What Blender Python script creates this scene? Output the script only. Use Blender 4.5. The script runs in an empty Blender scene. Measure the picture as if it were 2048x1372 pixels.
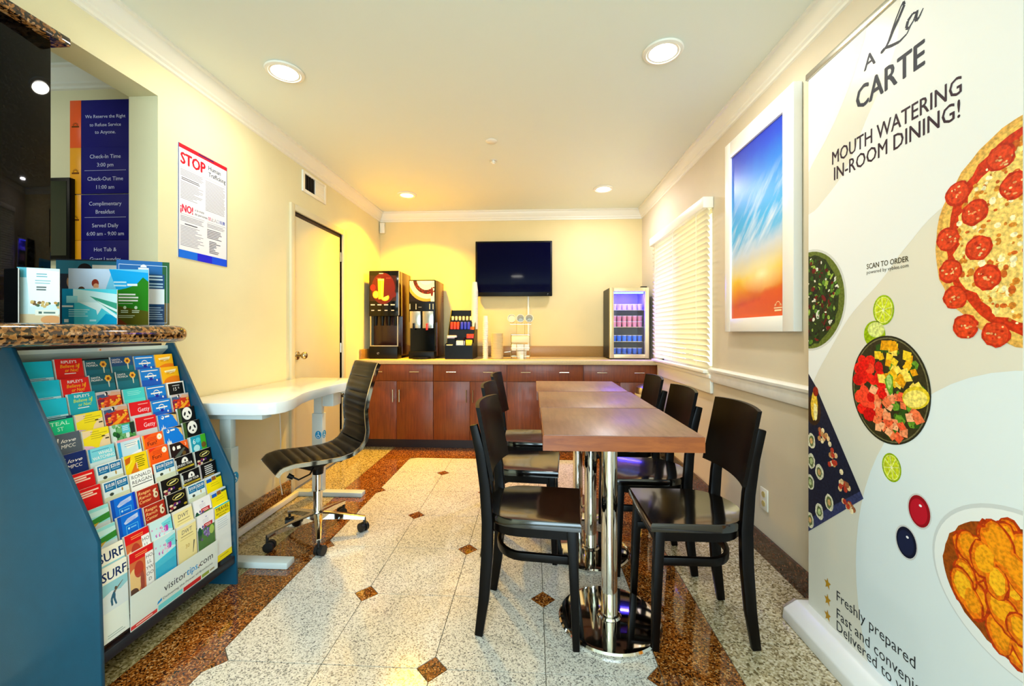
import bpy, bmesh, math, random
from mathutils import Vector, Matrix
random.seed(7)
sc = bpy.context.scene
COL = sc.collection
R = math.radians
PI = math.pi

def C(r, g, b, a=1.0):
    def l(x):
        x = x / 255.0
        return x / 12.92 if x <= .04045 else ((x + .055) / 1.055) ** 2.4
    return (l(r), l(g), l(b), a)

# ------------------------------------------------------------------ camera, world, lights, exposure
cam = bpy.data.cameras.new('camera'); cam.sensor_width = 36; cam.lens = 823 / 2048 * 36
cam.shift_y = -22 / 2048; cam.clip_start = .02
cam_o = bpy.data.objects.new('camera', cam); COL.objects.link(cam_o)
cam_o.location = (0, 0, 1.23); cam_o.rotation_euler = (R(90), 0, math.atan(42 / 823))
sc.camera = cam_o
vs = sc.view_settings
vs.view_transform = 'Standard'; vs.look = 'None'; vs.gamma = 1; vs.use_curve_mapping = False
vs.exposure = 0.32
world = bpy.data.worlds.new('world'); sc.world = world; world.use_nodes = True
bg = world.node_tree.nodes['Background']
bg.inputs[0].default_value = (.93, .97, 1.0, 1); bg.inputs[1].default_value = 4.2

def area(name, loc, rot, size, energy, color, sy=None, spread=None):
    l = bpy.data.lights.new(name, 'AREA'); l.energy = energy; l.color = color
    l.shape = 'RECTANGLE' if sy else 'DISK'; l.size = size
    if sy: l.size_y = sy
    if spread: l.spread = spread
    o = bpy.data.objects.new(name, l); COL.objects.link(o); o.location = loc; o.rotation_euler = rot
    return o
# assumed lobby daylight: area lamp added behind the camera, rear wall has no glazing
area('assumed_lobby_daylight', (-.2, -2.85, 1.35), (R(90), 0, 0), 2.7, 150, (.58, .82, 1.0), sy=2.1)
LAMPS = [(-1.36, 2.19, (1, .93, .76), 7), (.66, 2.13, (1, .95, .82), 10), (-1.31, 4.22, (1, .52, .0), 48), (.70, 4.14, (1, .95, 1), 12)]
for x, y, c, e in LAMPS:
    area('downlight_lamp', (x, y, 2.636), (0, 0, 0), .15, e, c, spread=R(125) if c[2] == 0 else None)
area('added_lobby_lamp', (-.4, -.8, 2.63), (0, 0, 0), .3, 12, (1, .95, .85))  # added lamp over the lobby, out of view, no fixture built
area('added_office_lamp', (-3.0, .8, 2.63), (0, 0, 0), .5, 9, (1, .93, .78))  # unseen lamp added in the office behind the bar, without a fixture

# ------------------------------------------------------------------ mesh helpers
ORG = {}
class MB:
    def __init__(s): s.v = []; s.f = []; s.c = []
    def add(s, vs_, fs, col=None):
        n = len(s.v); s.v += [tuple(p) for p in vs_]
        for f in fs: s.f.append([i + n for i in f]); s.c.append(col)
        return s
    def box(s, x0, y0, z0, x1, y1, z1, col=None):
        return s.add([(x0,y0,z0),(x1,y0,z0),(x1,y1,z0),(x0,y1,z0),(x0,y0,z1),(x1,y0,z1),(x1,y1,z1),(x0,y1,z1)],
              [(0,3,2,1),(4,5,6,7),(0,1,5,4),(1,2,6,5),(2,3,7,6),(3,0,4,7)], col)
    def prism(s, poly, axis, a0, a1, col=None):
        # poly: ccw list of 2d points in the plane of the other two axes
        def p(q, a): return {'x': (a, q[0], q[1]), 'y': (q[0], a, q[1]), 'z': (q[0], q[1], a)}[axis]
        n = len(poly)
        return s.add([p(q, a0) for q in poly] + [p(q, a1) for q in poly],
              [tuple(range(n))[::-1], tuple(range(n, 2*n))] + [(i, (i+1) % n, n + (i+1) % n, n + i) for i in range(n)], col)
    def cyl(s, p0, p1, r0, r1=None, n=16, caps=True, col=None):
        p0 = Vector(p0); p1 = Vector(p1); r1 = r0 if r1 is None else r1
        d = (p1 - p0).normalized(); a = Vector((0,0,1)) if abs(d.z) < .9 else Vector((1,0,0))
        u = d.cross(a).normalized(); w = d.cross(u)
        vs_ = [p0 + (u*math.cos(t) + w*math.sin(t))*r0 for t in [2*PI*i/n for i in range(n)]]
        vs_ += [p1 + (u*math.cos(t) + w*math.sin(t))*r1 for t in [2*PI*i/n for i in range(n)]]
        fs = [(i, (i+1) % n, n + (i+1) % n, n + i) for i in range(n)]
        if caps: fs += [tuple(range(n))[::-1], tuple(range(n, 2*n))]
        return s.add(vs_, fs, col)
    def lathe(s, prof, c=(0,0,0), n=24, col=None, axis='z'):
        vs_ = []; fs = []
        m = len(prof)
        for r, z in prof:
            for i in range(n):
                t = 2*PI*i/n; q = (r*math.cos(t), r*math.sin(t), z)
                if axis == 'y': q = (q[0], q[2], q[1])
                if axis == 'x': q = (q[2], q[0], q[1])
                vs_.append((q[0]+c[0], q[1]+c[1], q[2]+c[2]))
        for k in range(m-1):
            for i in range(n):
                j = (i+1) % n; fs.append((k*n+i, k*n+j, (k+1)*n+j, (k+1)*n+i))
        if prof[0][0] > 1e-6: fs.append(tuple(range(n))[::-1])
        if prof[-1][0] > 1e-6: fs.append(tuple(range((m-1)*n, m*n)))
        return s.add(vs_, fs, col)
    def tube(s, pts, r, n=8, closed=False, sect=None, up=None, col=None):
        # sweep a circle (or a section list of (a,b)) along pts; r may be a list
        pts = [Vector(p) for p in pts]; m = len(pts)
        rs = r if isinstance(r, (list, tuple)) else [r]*m
        sect = sect or [(math.cos(2*PI*i/n), math.sin(2*PI*i/n)) for i in range(n)]
        n = len(sect); vs_ = []; u = None
        for k in range(m):
            if closed: d = pts[(k+1) % m] - pts[k-1]
            else: d = pts[min(k+1, m-1)] - pts[max(k-1, 0)]
            d.normalize()
            if up is not None: u = Vector(up) - d*Vector(up).dot(d)
            elif u is None:
                a = Vector((0,0,1)) if abs(d.z) < .9 else Vector((1,0,0)); u = a - d*a.dot(d)
            else: u = u - d*u.dot(d)
            u.normalize(); w = d.cross(u)
            vs_ += [pts[k] + (u*a + w*b)*rs[k] for a, b in sect]
        fs = []
        for k in range(m if closed else m-1):
            k2 = (k+1) % m
            for i in range(n): j = (i+1) % n; fs.append((k*n+i, k*n+j, k2*n+j, k2*n+i))
        if not closed: fs += [tuple(range(n))[::-1], tuple(range((m-1)*n, m*n))]
        return s.add(vs_, fs, col)
    def build(s, name, m, parent=None, org=(0,0,0), smooth=False, bevel=0, seg=2, ang=40, kind=None):
        if parent is not None: org = ORG[parent.name]
        me = bpy.data.meshes.new(name)
        me.from_pydata([(p[0]-org[0], p[1]-org[1], p[2]-org[2]) for p in s.v], [], s.f)
        if any(c is not None for c in s.c):
            at = me.color_attributes.new('Col', 'FLOAT_COLOR', 'CORNER')
            buf = []
            for f, c in zip(s.f, s.c): buf += list(c or (1,1,1,1))*len(f)
            at.data.foreach_set('color', buf)
        bm = bmesh.new(); bm.from_mesh(me)
        bmesh.ops.recalc_face_normals(bm, faces=bm.faces)
        if bevel:
            es = [e for e in bm.edges if len(e.link_faces) == 2 and e.calc_face_angle(0) > R(30)]
            bmesh.ops.bevel(bm, geom=es, offset=bevel, segments=seg, profile=.5, affect='EDGES', clamp_overlap=True)
            smooth = True
        bm.to_mesh(me); bm.free()
        if smooth:
            me.shade_smooth(); me.set_sharp_from_angle(angle=R(ang))
        me.materials.append(m)
        o = bpy.data.objects.new(name, me); COL.objects.link(o)
        if parent is not None: o.parent = parent
        else: o.location = org
        ORG[o.name] = tuple(org)
        if kind: o['kind'] = kind
        return o

def tag(o, label, cat, group=None):
    o['label'] = label; o['category'] = cat
    if group: o['group'] = group
    return o
def thing(name, label, cat, loc=(0,0,0), group=None):
    o = bpy.data.objects.new(name, None); COL.objects.link(o); o.empty_display_size = .05
    o.location = loc; ORG[o.name] = tuple(loc)
    return tag(o, label, cat, group)
def struct(o):
    o['kind'] = 'structure'; return o
def sbox(name, m, x0, y0, z0, x1, y1, z1, parent=None, bevel=0):
    o = MB().box(x0,y0,z0,x1,y1,z1).build(name, m, parent, bevel=bevel)
    return o if parent else struct(o)
def copy_tree(o, loc=None, rotz=None, label=None):
    def cp(a, p):
        c = a.copy(); COL.objects.link(c); c.parent = p
        for ch in a.children: cp(ch, c)
        return c
    kids = list(o.children)
    c = o.copy(); COL.objects.link(c)
    for ch in kids: cp(ch, c)
    if loc is not None: c.location = loc
    if rotz is not None: c.rotation_euler = (0, 0, rotz)
    if label: c['label'] = label
    return c

# ------------------------------------------------------------------ flat print (posters, signs, covers)
_TC = {}
def text_mesh(body, bold=0.0, shear=0.0):
    k = (body, bold, shear)
    if k not in _TC:
        cu = bpy.data.curves.new('t', 'FONT'); cu.body = body; cu.size = 1; cu.resolution_u = 2
        cu.offset = bold; cu.shear = shear
        ob = bpy.data.objects.new('t', cu)
        me = ob.to_mesh()
        vs_ = [(v.co.x, v.co.y) for v in me.vertices]; fs = [tuple(p.vertices) for p in me.polygons]
        ob.to_mesh_clear(); bpy.data.objects.remove(ob); bpy.data.curves.remove(cu)
        x0 = min(v[0] for v in vs_); x1 = max(v[0] for v in vs_)
        _TC[k] = ([(a - x0, b) for a, b in vs_], fs, x1 - x0)
    return _TC[k]
class Print:
    """flat ink on a plane: origin o, axes u (right), v (up); layers sit a hair above one another"""
    def __init__(s, o=(0,0,0), u=(1,0,0), v=(0,0,1), clip=None, step=.00025, base=.0004):
        s.o = Vector(o); s.u = Vector(u).normalized(); s.vv = Vector(v).normalized(); s.n = s.u.cross(s.vv)
        s.mb = MB(); s.clip = clip; s.base = base; s.q = []
    def _c(s, pts):
        if not s.clip: return pts
        u0, v0, u1, v1 = s.clip
        for ax, lim, sg in ((0,u0,1),(0,u1,-1),(1,v0,1),(1,v1,-1)):
            out = []
            for i in range(len(pts)):
                a, b = pts[i-1], pts[i]
                ia, ib = (a[ax]-lim)*sg >= 0, (b[ax]-lim)*sg >= 0
                if ia != ib:
                    t = (lim - a[ax])/(b[ax]-a[ax]); out.append((a[0]+(b[0]-a[0])*t, a[1]+(b[1]-a[1])*t))
                if ib: out.append(b)
            pts = out
            if len(pts) < 3: return []
        return pts
    def poly(s, pts, col, L=0):
        pts = s._c(pts)
        if len(pts) < 3: return
        s.q.append((L, pts, [tuple(range(len(pts)))], col))
    def flush(s):
        # inks in drawing order, every patch a few microns above the one before
        for i, (L, pts, fs, col) in enumerate(sorted(s.q, key=lambda e: e[0])):
            h = s.base + i*2e-6
            s.mb.add([s.o + s.u*a + s.vv*b + s.n*h for a, b in pts], fs, col)
        s.q = []; return s.mb
    def rect(s, u0, v0, u1, v1, col, L=0): s.poly([(u0,v0),(u1,v0),(u1,v1),(u0,v1)], col, L)
    def disc(s, u, v, ru, rv, col, L=0, n=28, rot=0, a0=0, a1=2*PI, wob=0):
        full = abs(a1-a0) > 6.2; k = n if full else n+1
        P_ = []
        for i in range(k):
            t = a0 + (a1-a0)*i/n; w = 1 + (random.uniform(-wob, wob) if wob else 0)
            x, y = ru*math.cos(t)*w, rv*math.sin(t)*w
            P_.append((u + x*math.cos(rot) - y*math.sin(rot), v + x*math.sin(rot) + y*math.cos(rot)))
        s.poly(P_, col, L)
    def stroke(s, pts, w, col, L=0):
        ws = w if isinstance(w, (list, tuple)) else [w]*len(pts)
        for i in range(len(pts)-1):
            (a, b), (c, d) = pts[i], pts[i+1]; l = math.hypot(c-a, d-b) or 1e-6
            nx, ny = -(d-b)/l, (c-a)/l; w0, w1 = ws[i]/2, ws[i+1]/2
            s.poly([(a+nx*w0, b+ny*w0), (a-nx*w0, b-ny*w0), (c-nx*w1, d-ny*w1), (c+nx*w1, d+ny*w1)][::-1][::-1], col, L)
    def text(s, body, u, v, h, col, L=1, w=None, al='l', bold=0.0, shear=0.0):
        if bold:
            q = bold*h*.55; ww = w
            for du, dv in ((-q, 0), (q, 0), (0, q*.8), (0, -q*.8)): s.text(body, u+du, v+dv, h, col, L, ww, al, 0, shear)
            return
        vs_, fs, tw = text_mesh(body, 0, shear)
        k = h/.727; kx = k if w is None else w/tw
        off = {'l': 0, 'c': -tw*kx/2, 'r': -tw*kx}[al]
        if s.clip:
            P_ = []; F_ = []
            for f in fs:
                c_ = s._c([(u + off + vs_[i][0]*kx, v + vs_[i][1]*k) for i in f])
                if len(c_) > 2: F_.append(tuple(range(len(P_), len(P_)+len(c_)))); P_ += c_
            if F_: s.q.append((L, P_, F_, col))
        else:
            s.q.append((L, [(u + off + a*kx, v + b*k) for a, b in vs_], fs, col))
    def lines(s, u0, u1, v, n, dv, th, col, L=1, jag=.15):
        for i in range(n):
            s.rect(u0, v - i*dv - th, u1 - random.uniform(0, jag)*(u1-u0), v - i*dv, col, L)
    def build(s, name, m, parent=None, org=(0,0,0)):
        me = s.flush()
        # keep the winding as drawn: no normal recalculation needed for flat ink
        if parent is not None: org = ORG[parent.name]
        x = bpy.data.meshes.new(name)
        x.from_pydata([(p[0]-org[0], p[1]-org[1], p[2]-org[2]) for p in me.v], [], me.f)
        at = x.color_attributes.new('Col', 'FLOAT_COLOR', 'CORNER'); buf = []
        for f, c in zip(me.f, me.c): buf += list(c)*len(f)
        at.data.foreach_set('color', buf)
        x.materials.append(m)
        o = bpy.data.objects.new(name, x); COL.objects.link(o)
        if parent is not None: o.parent = parent
        else: o.location = org
        ORG[o.name] = tuple(org)
        return o

# ------------------------------------------------------------------ materials
def newmat(name):
    m = bpy.data.materials.new(name); m.use_nodes = True
    return m, m.node_tree.nodes, m.node_tree.links, m.node_tree.nodes['Principled BSDF']
def mat(name, col, rough=.5, metal=0, coat=0, spec=.5, vary=0, scale=8, bump=0, bscale=60, emit=0, ecol=None, stretch=None, trans=0, sub=0, alpha=1):
    m, N, L, b = newmat(name)
    b.inputs['Base Color'].default_value = col; b.inputs['Roughness'].default_value = rough
    b.inputs['Metallic'].default_value = metal; b.inputs['Coat Weight'].default_value = coat
    b.inputs['Coat Roughness'].default_value = .08
    b.inputs['Specular IOR Level'].default_value = spec
    b.inputs['Transmission Weight'].default_value = trans; b.inputs['Alpha'].default_value = alpha
    if emit: b.inputs['Emission Strength'].default_value = emit; b.inputs['Emission Color'].default_value = ecol or col
    g = N.new('ShaderNodeNewGeometry'); mp = N.new('ShaderNodeMapping'); L.new(g.outputs['Position'], mp.inputs[0])
    if stretch: mp.inputs['Scale'].default_value = stretch
    if vary:
        n = N.new('ShaderNodeTexNoise'); n.inputs['Scale'].default_value = scale; n.inputs['Detail'].default_value = 4
        L.new(mp.outputs[0], n.inputs['Vector'])
        r = N.new('ShaderNodeMapRange'); r.inputs['From Min'].default_value = .3; r.inputs['From Max'].default_value = .7
        r.inputs['To Min'].default_value = 1-vary; r.inputs['To Max'].default_value = 1+vary
        L.new(n.outputs['Fac'], r.inputs['Value'])
        x = N.new('ShaderNodeVectorMath'); x.operation = 'SCALE'; x.inputs[0].default_value = col[:3]
        L.new(r.outputs[0], x.inputs['Scale']); L.new(x.outputs[0], b.inputs['Base Color'])
    if bump:
        n = N.new('ShaderNodeTexNoise'); n.inputs['Scale'].default_value = bscale; L.new(mp.outputs[0], n.inputs['Vector'])
        bp_ = N.new('ShaderNodeBump'); bp_.inputs['Strength'].default_value = bump; bp_.inputs['Distance'].default_value = .003
        L.new(n.outputs['Fac'], bp_.inputs['Height']); L.new(bp_.outputs[0], b.inputs['Normal'])
    return m
def ramp(N, stops, interp='LINEAR'):
    r = N.new('ShaderNodeValToRGB'); e = r.color_ramp.elements; r.color_ramp.interpolation = interp
    while len(e) < len(stops): e.new(.5)
    for x, (p, c) in zip(e, stops): x.position = p; x.color = c
    return r
def granite(name, stops, scale, rough, coat=0, mixnoise=.0, nscale=6, spec=.5):
    """speckled stone: random-coloured cells at two sizes, softened by a noise"""
    m, N, L, b = newmat(name)
    g = N.new('ShaderNodeNewGeometry')
    n = N.new('ShaderNodeTexNoise'); n.inputs['Scale'].default_value = scale*.8; n.inputs['Detail'].default_value = 3
    L.new(g.outputs['Position'], n.inputs['Vector'])
    ad = N.new('ShaderNodeVectorMath'); ad.operation = 'MULTIPLY_ADD'; ad.inputs[1].default_value = (.9/scale,)*3
    L.new(n.outputs['Color'], ad.inputs[0]); L.new(g.outputs['Position'], ad.inputs[2])
    v = N.new('ShaderNodeTexVoronoi'); v.inputs['Scale'].default_value = scale; L.new(ad.outputs[0], v.inputs['Vector'])
    sp = N.new('ShaderNodeSeparateColor'); L.new(v.outputs['Color'], sp.inputs[0])
    big = N.new('ShaderNodeTexNoise'); big.inputs['Scale'].default_value = nscale; L.new(g.outputs['Position'], big.inputs['Vector'])
    mx = N.new('ShaderNodeMath'); mx.operation = 'MULTIPLY_ADD'; mx.inputs[1].default_value = mixnoise; mx.use_clamp = True
    sub = N.new('ShaderNodeMath'); sub.operation = 'SUBTRACT'; sub.inputs[1].default_value = .5
    L.new(big.outputs['Fac'], sub.inputs[0]); L.new(sub.outputs[0], mx.inputs[0]); L.new(sp.outputs[0], mx.inputs[2])
    r = ramp(N, stops, 'CONSTANT'); L.new(mx.outputs[0], r.inputs[0])
    L.new(r.outputs[0], b.inputs['Base Color']); b.inputs['Roughness'].default_value = rough
    b.inputs['Coat Weight'].default_value = coat; b.inputs['Coat Roughness'].default_value = .04
    b.inputs['Specular IOR Level'].default_value = spec
    return m
def wood(name, c0, c1, rough, coat=0, stretch=(1,1,1), scale=6, crough=.1):
    m, N, L, b = newmat(name)
    g = N.new('ShaderNodeNewGeometry'); mp = N.new('ShaderNodeMapping'); mp.inputs['Scale'].default_value = stretch
    L.new(g.outputs['Position'], mp.inputs[0])
    n = N.new('ShaderNodeTexNoise'); n.inputs['Scale'].default_value = scale; n.inputs['Detail'].default_value = 7; n.inputs['Roughness'].default_value = .65
    n.inputs['Distortion'].default_value = .6
    L.new(mp.outputs[0], n.inputs['Vector'])
    r = ramp(N, [(.3, c0), (.7, c1)]); L.new(n.outputs['Fac'], r.inputs[0]); L.new(r.outputs[0], b.inputs['Base Color'])
    b.inputs['Roughness'].default_value = rough; b.inputs['Coat Weight'].default_value = coat; b.inputs['Coat Roughness'].default_value = crough
    return m
def printmat(name, rough=.45, coat=0, emit=0, grain=0, gscale=90, spec=.4):
    m, N, L, b = newmat(name)
    a = N.new('ShaderNodeAttribute'); a.attribute_name = 'Col'
    out = a.outputs['Color']
    if grain:
        g = N.new('ShaderNodeNewGeometry'); n = N.new('ShaderNodeTexNoise'); n.inputs['Scale'].default_value = gscale; n.inputs['Detail'].default_value = 5
        L.new(g.outputs['Position'], n.inputs['Vector'])
        r = N.new('ShaderNodeMapRange'); r.inputs['From Min'].default_value = .35; r.inputs['From Max'].default_value = .65
        r.inputs['To Min'].default_value = 1-grain; r.inputs['To Max'].default_value = 1+grain; L.new(n.outputs['Fac'], r.inputs['Value'])
        x = N.new('ShaderNodeVectorMath'); x.operation = 'SCALE'; L.new(out, x.inputs[0]); L.new(r.outputs[0], x.inputs['Scale']); out = x.outputs[0]
    L.new(out, b.inputs['Base Color']); b.inputs['Roughness'].default_value = rough; b.inputs['Coat Weight'].default_value = coat
    b.inputs['Specular IOR Level'].default_value = spec
    if emit: L.new(out, b.inputs['Emission Color']); b.inputs['Emission Strength'].default_value = emit
    return m
def glassmat(name, tint=(1,1,1,1), gloss=.05, rough=.02):
    m, N, L, b = newmat(name)
    N.remove(b); o = N['Material Output']
    t = N.new('ShaderNodeBsdfTransparent'); t.inputs[0].default_value = tint
    g = N.new('ShaderNodeBsdfGlossy'); g.inputs['Roughness'].default_value = rough
    x = N.new('ShaderNodeMixShader'); f = N.new('ShaderNodeLayerWeight'); f.inputs['Blend'].default_value = .5
    p = N.new('ShaderNodeMath'); p.operation = 'POWER'; p.inputs[1].default_value = 5
    k = N.new('ShaderNodeMath'); k.operation = 'MULTIPLY_ADD'; k.inputs[1].default_value = .6; k.inputs[2].default_value = gloss; k.use_clamp = True
    L.new(f.outputs['Facing'], p.inputs[0]); L.new(p.outputs[0], k.inputs[0]); L.new(k.outputs[0], x.inputs[0]); L.new(t.outputs[0], x.inputs[1]); L.new(g.outputs[0], x.inputs[2])
    L.new(x.outputs[0], o.inputs[0])
    return m
M = {}
M['wall'] = mat('wall_paint', C(230,221,180), .75, vary=.03, scale=3, bump=.08, bscale=180)
M['wall_r'] = mat('wall_paint_right', C(214,202,178), .75, vary=.03, scale=3, bump=.08, bscale=180)
M['wall_b'] = mat('wall_paint_back_amber_lit', C(226,206,152), .75, vary=.03, scale=3, bump=.08, bscale=180)  # extra yellow put into the colour to deepen the amber lamp's glow
M['ceil'] = mat('ceiling_paint', C(234,239,226), .8, bump=.06, bscale=220)
M['white'] = mat('white_gloss_paint', C(240,236,222), .35)
M['trimwhite'] = mat('white_marbled_trim', C(240,238,232), .3, vary=.05, scale=14)
M['door'] = mat('door_paint', C(216,206,172), .45, vary=.02, scale=4)
M['tile'] = granite('speckled_white_granite', [(0, C(120,118,116)), (.07, C(164,161,154)), (.22, C(206,203,194)), (.45, C(222,219,210)), (.75, C(234,231,224))], 230, .16, coat=.25, mixnoise=.15, nscale=3)
M['tile_side'] = granite('speckled_olive_granite', [(0, C(110,96,52)), (.2, C(160,142,90)), (.5, C(190,172,118)), (.8, C(212,196,148))], 150, .07, coat=.4, mixnoise=.2, nscale=3)
M['tile_right'] = granite('speckled_beige_granite', [(0, C(112,96,64)), (.2, C(164,148,112)), (.5, C(196,180,146)), (.8, C(216,204,176))], 150, .1, coat=.3, mixnoise=.2, nscale=3)
M['border'] = granite('red_brown_granite', [(0, C(48,22,6)), (.22, C(108,56,16)), (.5, C(142,80,26)), (.76, C(172,110,48)), (.92, C(200,150,92))], 190, .07, coat=.4, mixnoise=.3, nscale=4)
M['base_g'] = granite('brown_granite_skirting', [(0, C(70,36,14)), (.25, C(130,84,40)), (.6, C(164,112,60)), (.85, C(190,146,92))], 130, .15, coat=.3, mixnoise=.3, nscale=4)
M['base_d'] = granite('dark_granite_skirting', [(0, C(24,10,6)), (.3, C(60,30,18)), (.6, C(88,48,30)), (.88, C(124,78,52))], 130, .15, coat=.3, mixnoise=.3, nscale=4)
M['counter_g'] = granite('gold_brown_granite', [(0, C(16,10,6)), (.28, C(60,36,18)), (.42, C(128,84,42)), (.66, C(164,112,58)), (.9, C(190,146,96))], 115, .08, coat=.6, mixnoise=.45, nscale=45)
M['black_g'] = granite('polished_black_granite', [(0, C(2,2,2)), (.6, C(8,8,8)), (.93, C(16,14,9))], 160, .03, spec=.15)
M['grout'] = mat('grey_grout', C(120,112,96), .8)
M['cab'] = wood('reddish_cabinet_veneer', C(98,38,4), C(136,64,16), .42, coat=.1, stretch=(14,14,1), scale=4)
M['cabdark'] = mat('dark_toe_kick_and_gap', C(40,14,6), .5)
M['ctop'] = mat('sand_laminate', C(206,184,140), .3, vary=.06, scale=60)
M['splash'] = mat('tan_laminate', C(156,118,62), .35, vary=.05, scale=60)
M['chrome'] = mat('chrome', C(225,222,215), .06, metal=1)
M['steel'] = mat('brushed_steel', C(200,196,184), .22, metal=1)
M['brass'] = mat('satin_brass', C(190,176,140), .2, metal=1)
M['ttop'] = wood('walnut_laminate_top', C(112,74,56), C(148,106,84), .42, coat=.35, crough=.30, stretch=(7,1,7), scale=5)
M['tedge'] = wood('walnut_edge_band', C(122,54,8), C(160,84,26), .3, coat=.15, stretch=(1,1,6), scale=6)
M['espresso'] = mat('espresso_lacquered_wood', C(6,3,2), .34, spec=.14, vary=.2, scale=20)
M['seat'] = mat('espresso_lacquered_seat', C(10,6,3), .14, coat=.8, spec=.5)
M['black'] = mat('black_plastic', C(5,5,5), .4, spec=.2)
M['blacks'] = mat('black_gloss', C(4,4,4), .1, spec=.3)
M['leather'] = mat('black_ribbed_leather', C(7,6,7), .36, spec=.3, bump=.15, bscale=300)
M['rubber'] = mat('black_rubber', C(14,14,14), .5)
M['deskw'] = mat('white_desk_laminate', C(238,242,242), .12, coat=.3)
M['deskm'] = mat('pale_grey_metal', C(206,216,214), .3)
M['rack'] = mat('blue_black_rack_panel', C(2,72,98), .34, vary=.06, scale=20, bump=.05, bscale=300)
M['rackd'] = mat('dark_rack_inside', C(12,22,32), .4)
M['acrylic'] = glassmat('clear_acrylic', gloss=.02)
M['glass'] = glassmat('window_glass', gloss=.03)
M['print'] = printmat('printed_card', .5, spec=.2)
M['food'] = printmat('printed_food_photo', .5, spec=.2, grain=.28, gscale=110)
M['matte'] = printmat('printed_matte', .55, spec=.2)
M['lens'] = mat('lamp_lens', C(255,250,235), .5, emit=14, ecol=(1, .95, .86, 1))
M['lens_y'] = mat('lamp_lens_amber', C(255,230,120), .5, emit=9, ecol=(1, .80, .12, 1))
M['cup'] = mat('white_foam', C(240,236,222), .6)
M['paper'] = mat('cream_paper', C(250,232,184), .6)
M['screen'] = mat('black_screen', C(2,2,34), .05, spec=.06)

# ================================================================== THE SETTING
XL, XR, YB, ZC = -1.84, 1.27, 4.87, 2.66
TH = .15
T = .4145
# ---- floor: slab + every tile
floor = sbox('floor', M['grout'], -4.15, -3.2, -.12, 1.45, 5.0, -.004)
def tile_mesh(name, poly, m):
    o = MB().prism(poly, 'z', -.012, 0).build(name, m)
    me = o.data; bpy.data.objects.remove(o); return me
def put(me, name, x, y, parent):
    o = bpy.data.objects.new(name, me); COL.objects.link(o); o.location = (x, y, 0); o.parent = parent
g = .0016; d = .056
sq = lambda a, b, w, h: [(a+g, b+g), (a+w-g, b+g), (a+w-g, b+h-g), (a+g, b+h-g)]
tA = tile_mesh('floor_tile', [(d+g,g),(T-g,g),(T-g,T-d-g),(T-d-g,T-g),(g,T-g),(g,d+g)], M['tile'])      # cut at (0,0),(1,1)
tB = tile_mesh('floor_tile', [(g,g),(T-d-g,g),(T-g,d+g),(T-g,T-g),(d+g,T-g),(g,T-d-g)], M['tile'])      # cut at (1,0),(0,1)
dg_ = d - g*1.2
tD = tile_mesh('diamond_tile', [(-dg_,0),(0,-dg_),(dg_,0),(0,dg_)], M['border'])
tDl = tile_mesh('diamond_tile', [(g,-dg_+g),(dg_,0),(g,dg_-g)], M['border'])
tDr = tile_mesh('diamond_tile', [(-g,-dg_+g),(-g,dg_-g),(-dg_,0)][::-1], M['border'])
X0 = -.783
for j in range(-8, 5):
    for i in range(-1, 3):
        put(tA if (i+j) % 2 == 0 else tB, 'floor_tile', X0 + i*T, 1.9 + j*T, floor)
for j in range(-8, 6):
    for i in range(-1, 4):
        if (i+j) % 2 == 0:
            if j == 5:
                continue
            put(tDl if i == -1 else tDr if i == 3 else tD, 'diamond_tile', X0 + i*T, 1.9 + j*T, floor)
fx0, fx1, fy1 = X0 - T, X0 + 3*T, 1.9 + 5*T
for me_x, w_, m_, nm in ((-1.475, fx0 + 1.475, 'border', 'border_tile'), (fx1, .28, 'border', 'border_tile'), (XL, XL*-1 - 1.475, 'tile_side', 'side_tile'), (fx1 + .28, XR - fx1 - .28, 'tile_right', 'side_tile')):
    L_ = 2*T if m_ == 'border' else 1.5*T
    me = tile_mesh(nm, sq(0, 0, w_, L_), M[m_])
    y = 1.9 - (5*T if m_ == 'border' else 6.55*T)
    while y < 3.5 if m_ == 'border' else y < 4.2:
        put(me, nm, me_x, y, floor); y += L_
me = tile_mesh('border_tile', sq(0, 0, 2*T, .36), M['border'])
for k in range(2): put(me, 'border_tile', fx0 + k*2*T, fy1, floor)
for x_, w_ in ((-1.475, fx0+1.475), (fx1, .28)):
    put(tile_mesh('border_tile', sq(0, 0, w_, .36), M['border']), 'border_tile', x_, fy1, floor)
# ---- ceiling and walls
ceiling = sbox('ceiling', M['ceil'], -4.15, -3.2, ZC, 1.45, 5.02, ZC + .1)
struct(MB().box(XL-TH, YB, 0, XR+TH, YB+TH, ZC).build('wall_back', M['wall_b']))
YO = 1.93                                   # far jamb of the reception opening
DY0, DY1, DZ = 3.07, 3.875, 2.165           # door hole
w = MB()
w.box(XL-TH, YO, 0, XL, DY0, ZC).box(XL-TH, DY1, 0, XL, YB, ZC).box(XL-TH, DY0, DZ, XL, DY1, ZC)
w.box(XL-TH, -3, 0, XL, YO, 1.185)          # knee wall below the bar
w.box(XL-TH, -3, 2.39, XL, YO, ZC)          # header
w.box(XL-TH, -3, 1.185, XL, -1.2, 2.39)
struct(w.build('wall_left', M['wall']))
WY0, WY1, WZ0, WZ1 = 2.99, 4.30, .93, 2.16
w = MB()
w.box(XR, -3, 0, XR+TH, WY0, ZC).box(XR, WY1, 0, XR+TH, YB, ZC).box(XR, WY0, 0, XR+TH, WY1, WZ0).box(XR, WY0, WZ1, XR+TH, WY1, ZC)
struct(w.build('wall_right', M['wall_r']))
w = MB().box(-4.1, -3.1, 0, XR+TH, -3, ZC)
struct(w.build('wall_rear', M['wall']))
sbox('wall_office_side', M['wall'], -4.1, -3, 0, -4.0, 2.25, ZC)
sbox('wall_office', M['wall'], -4.0, 2.12, 0, XL-TH, 2.25, ZC)
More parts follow.
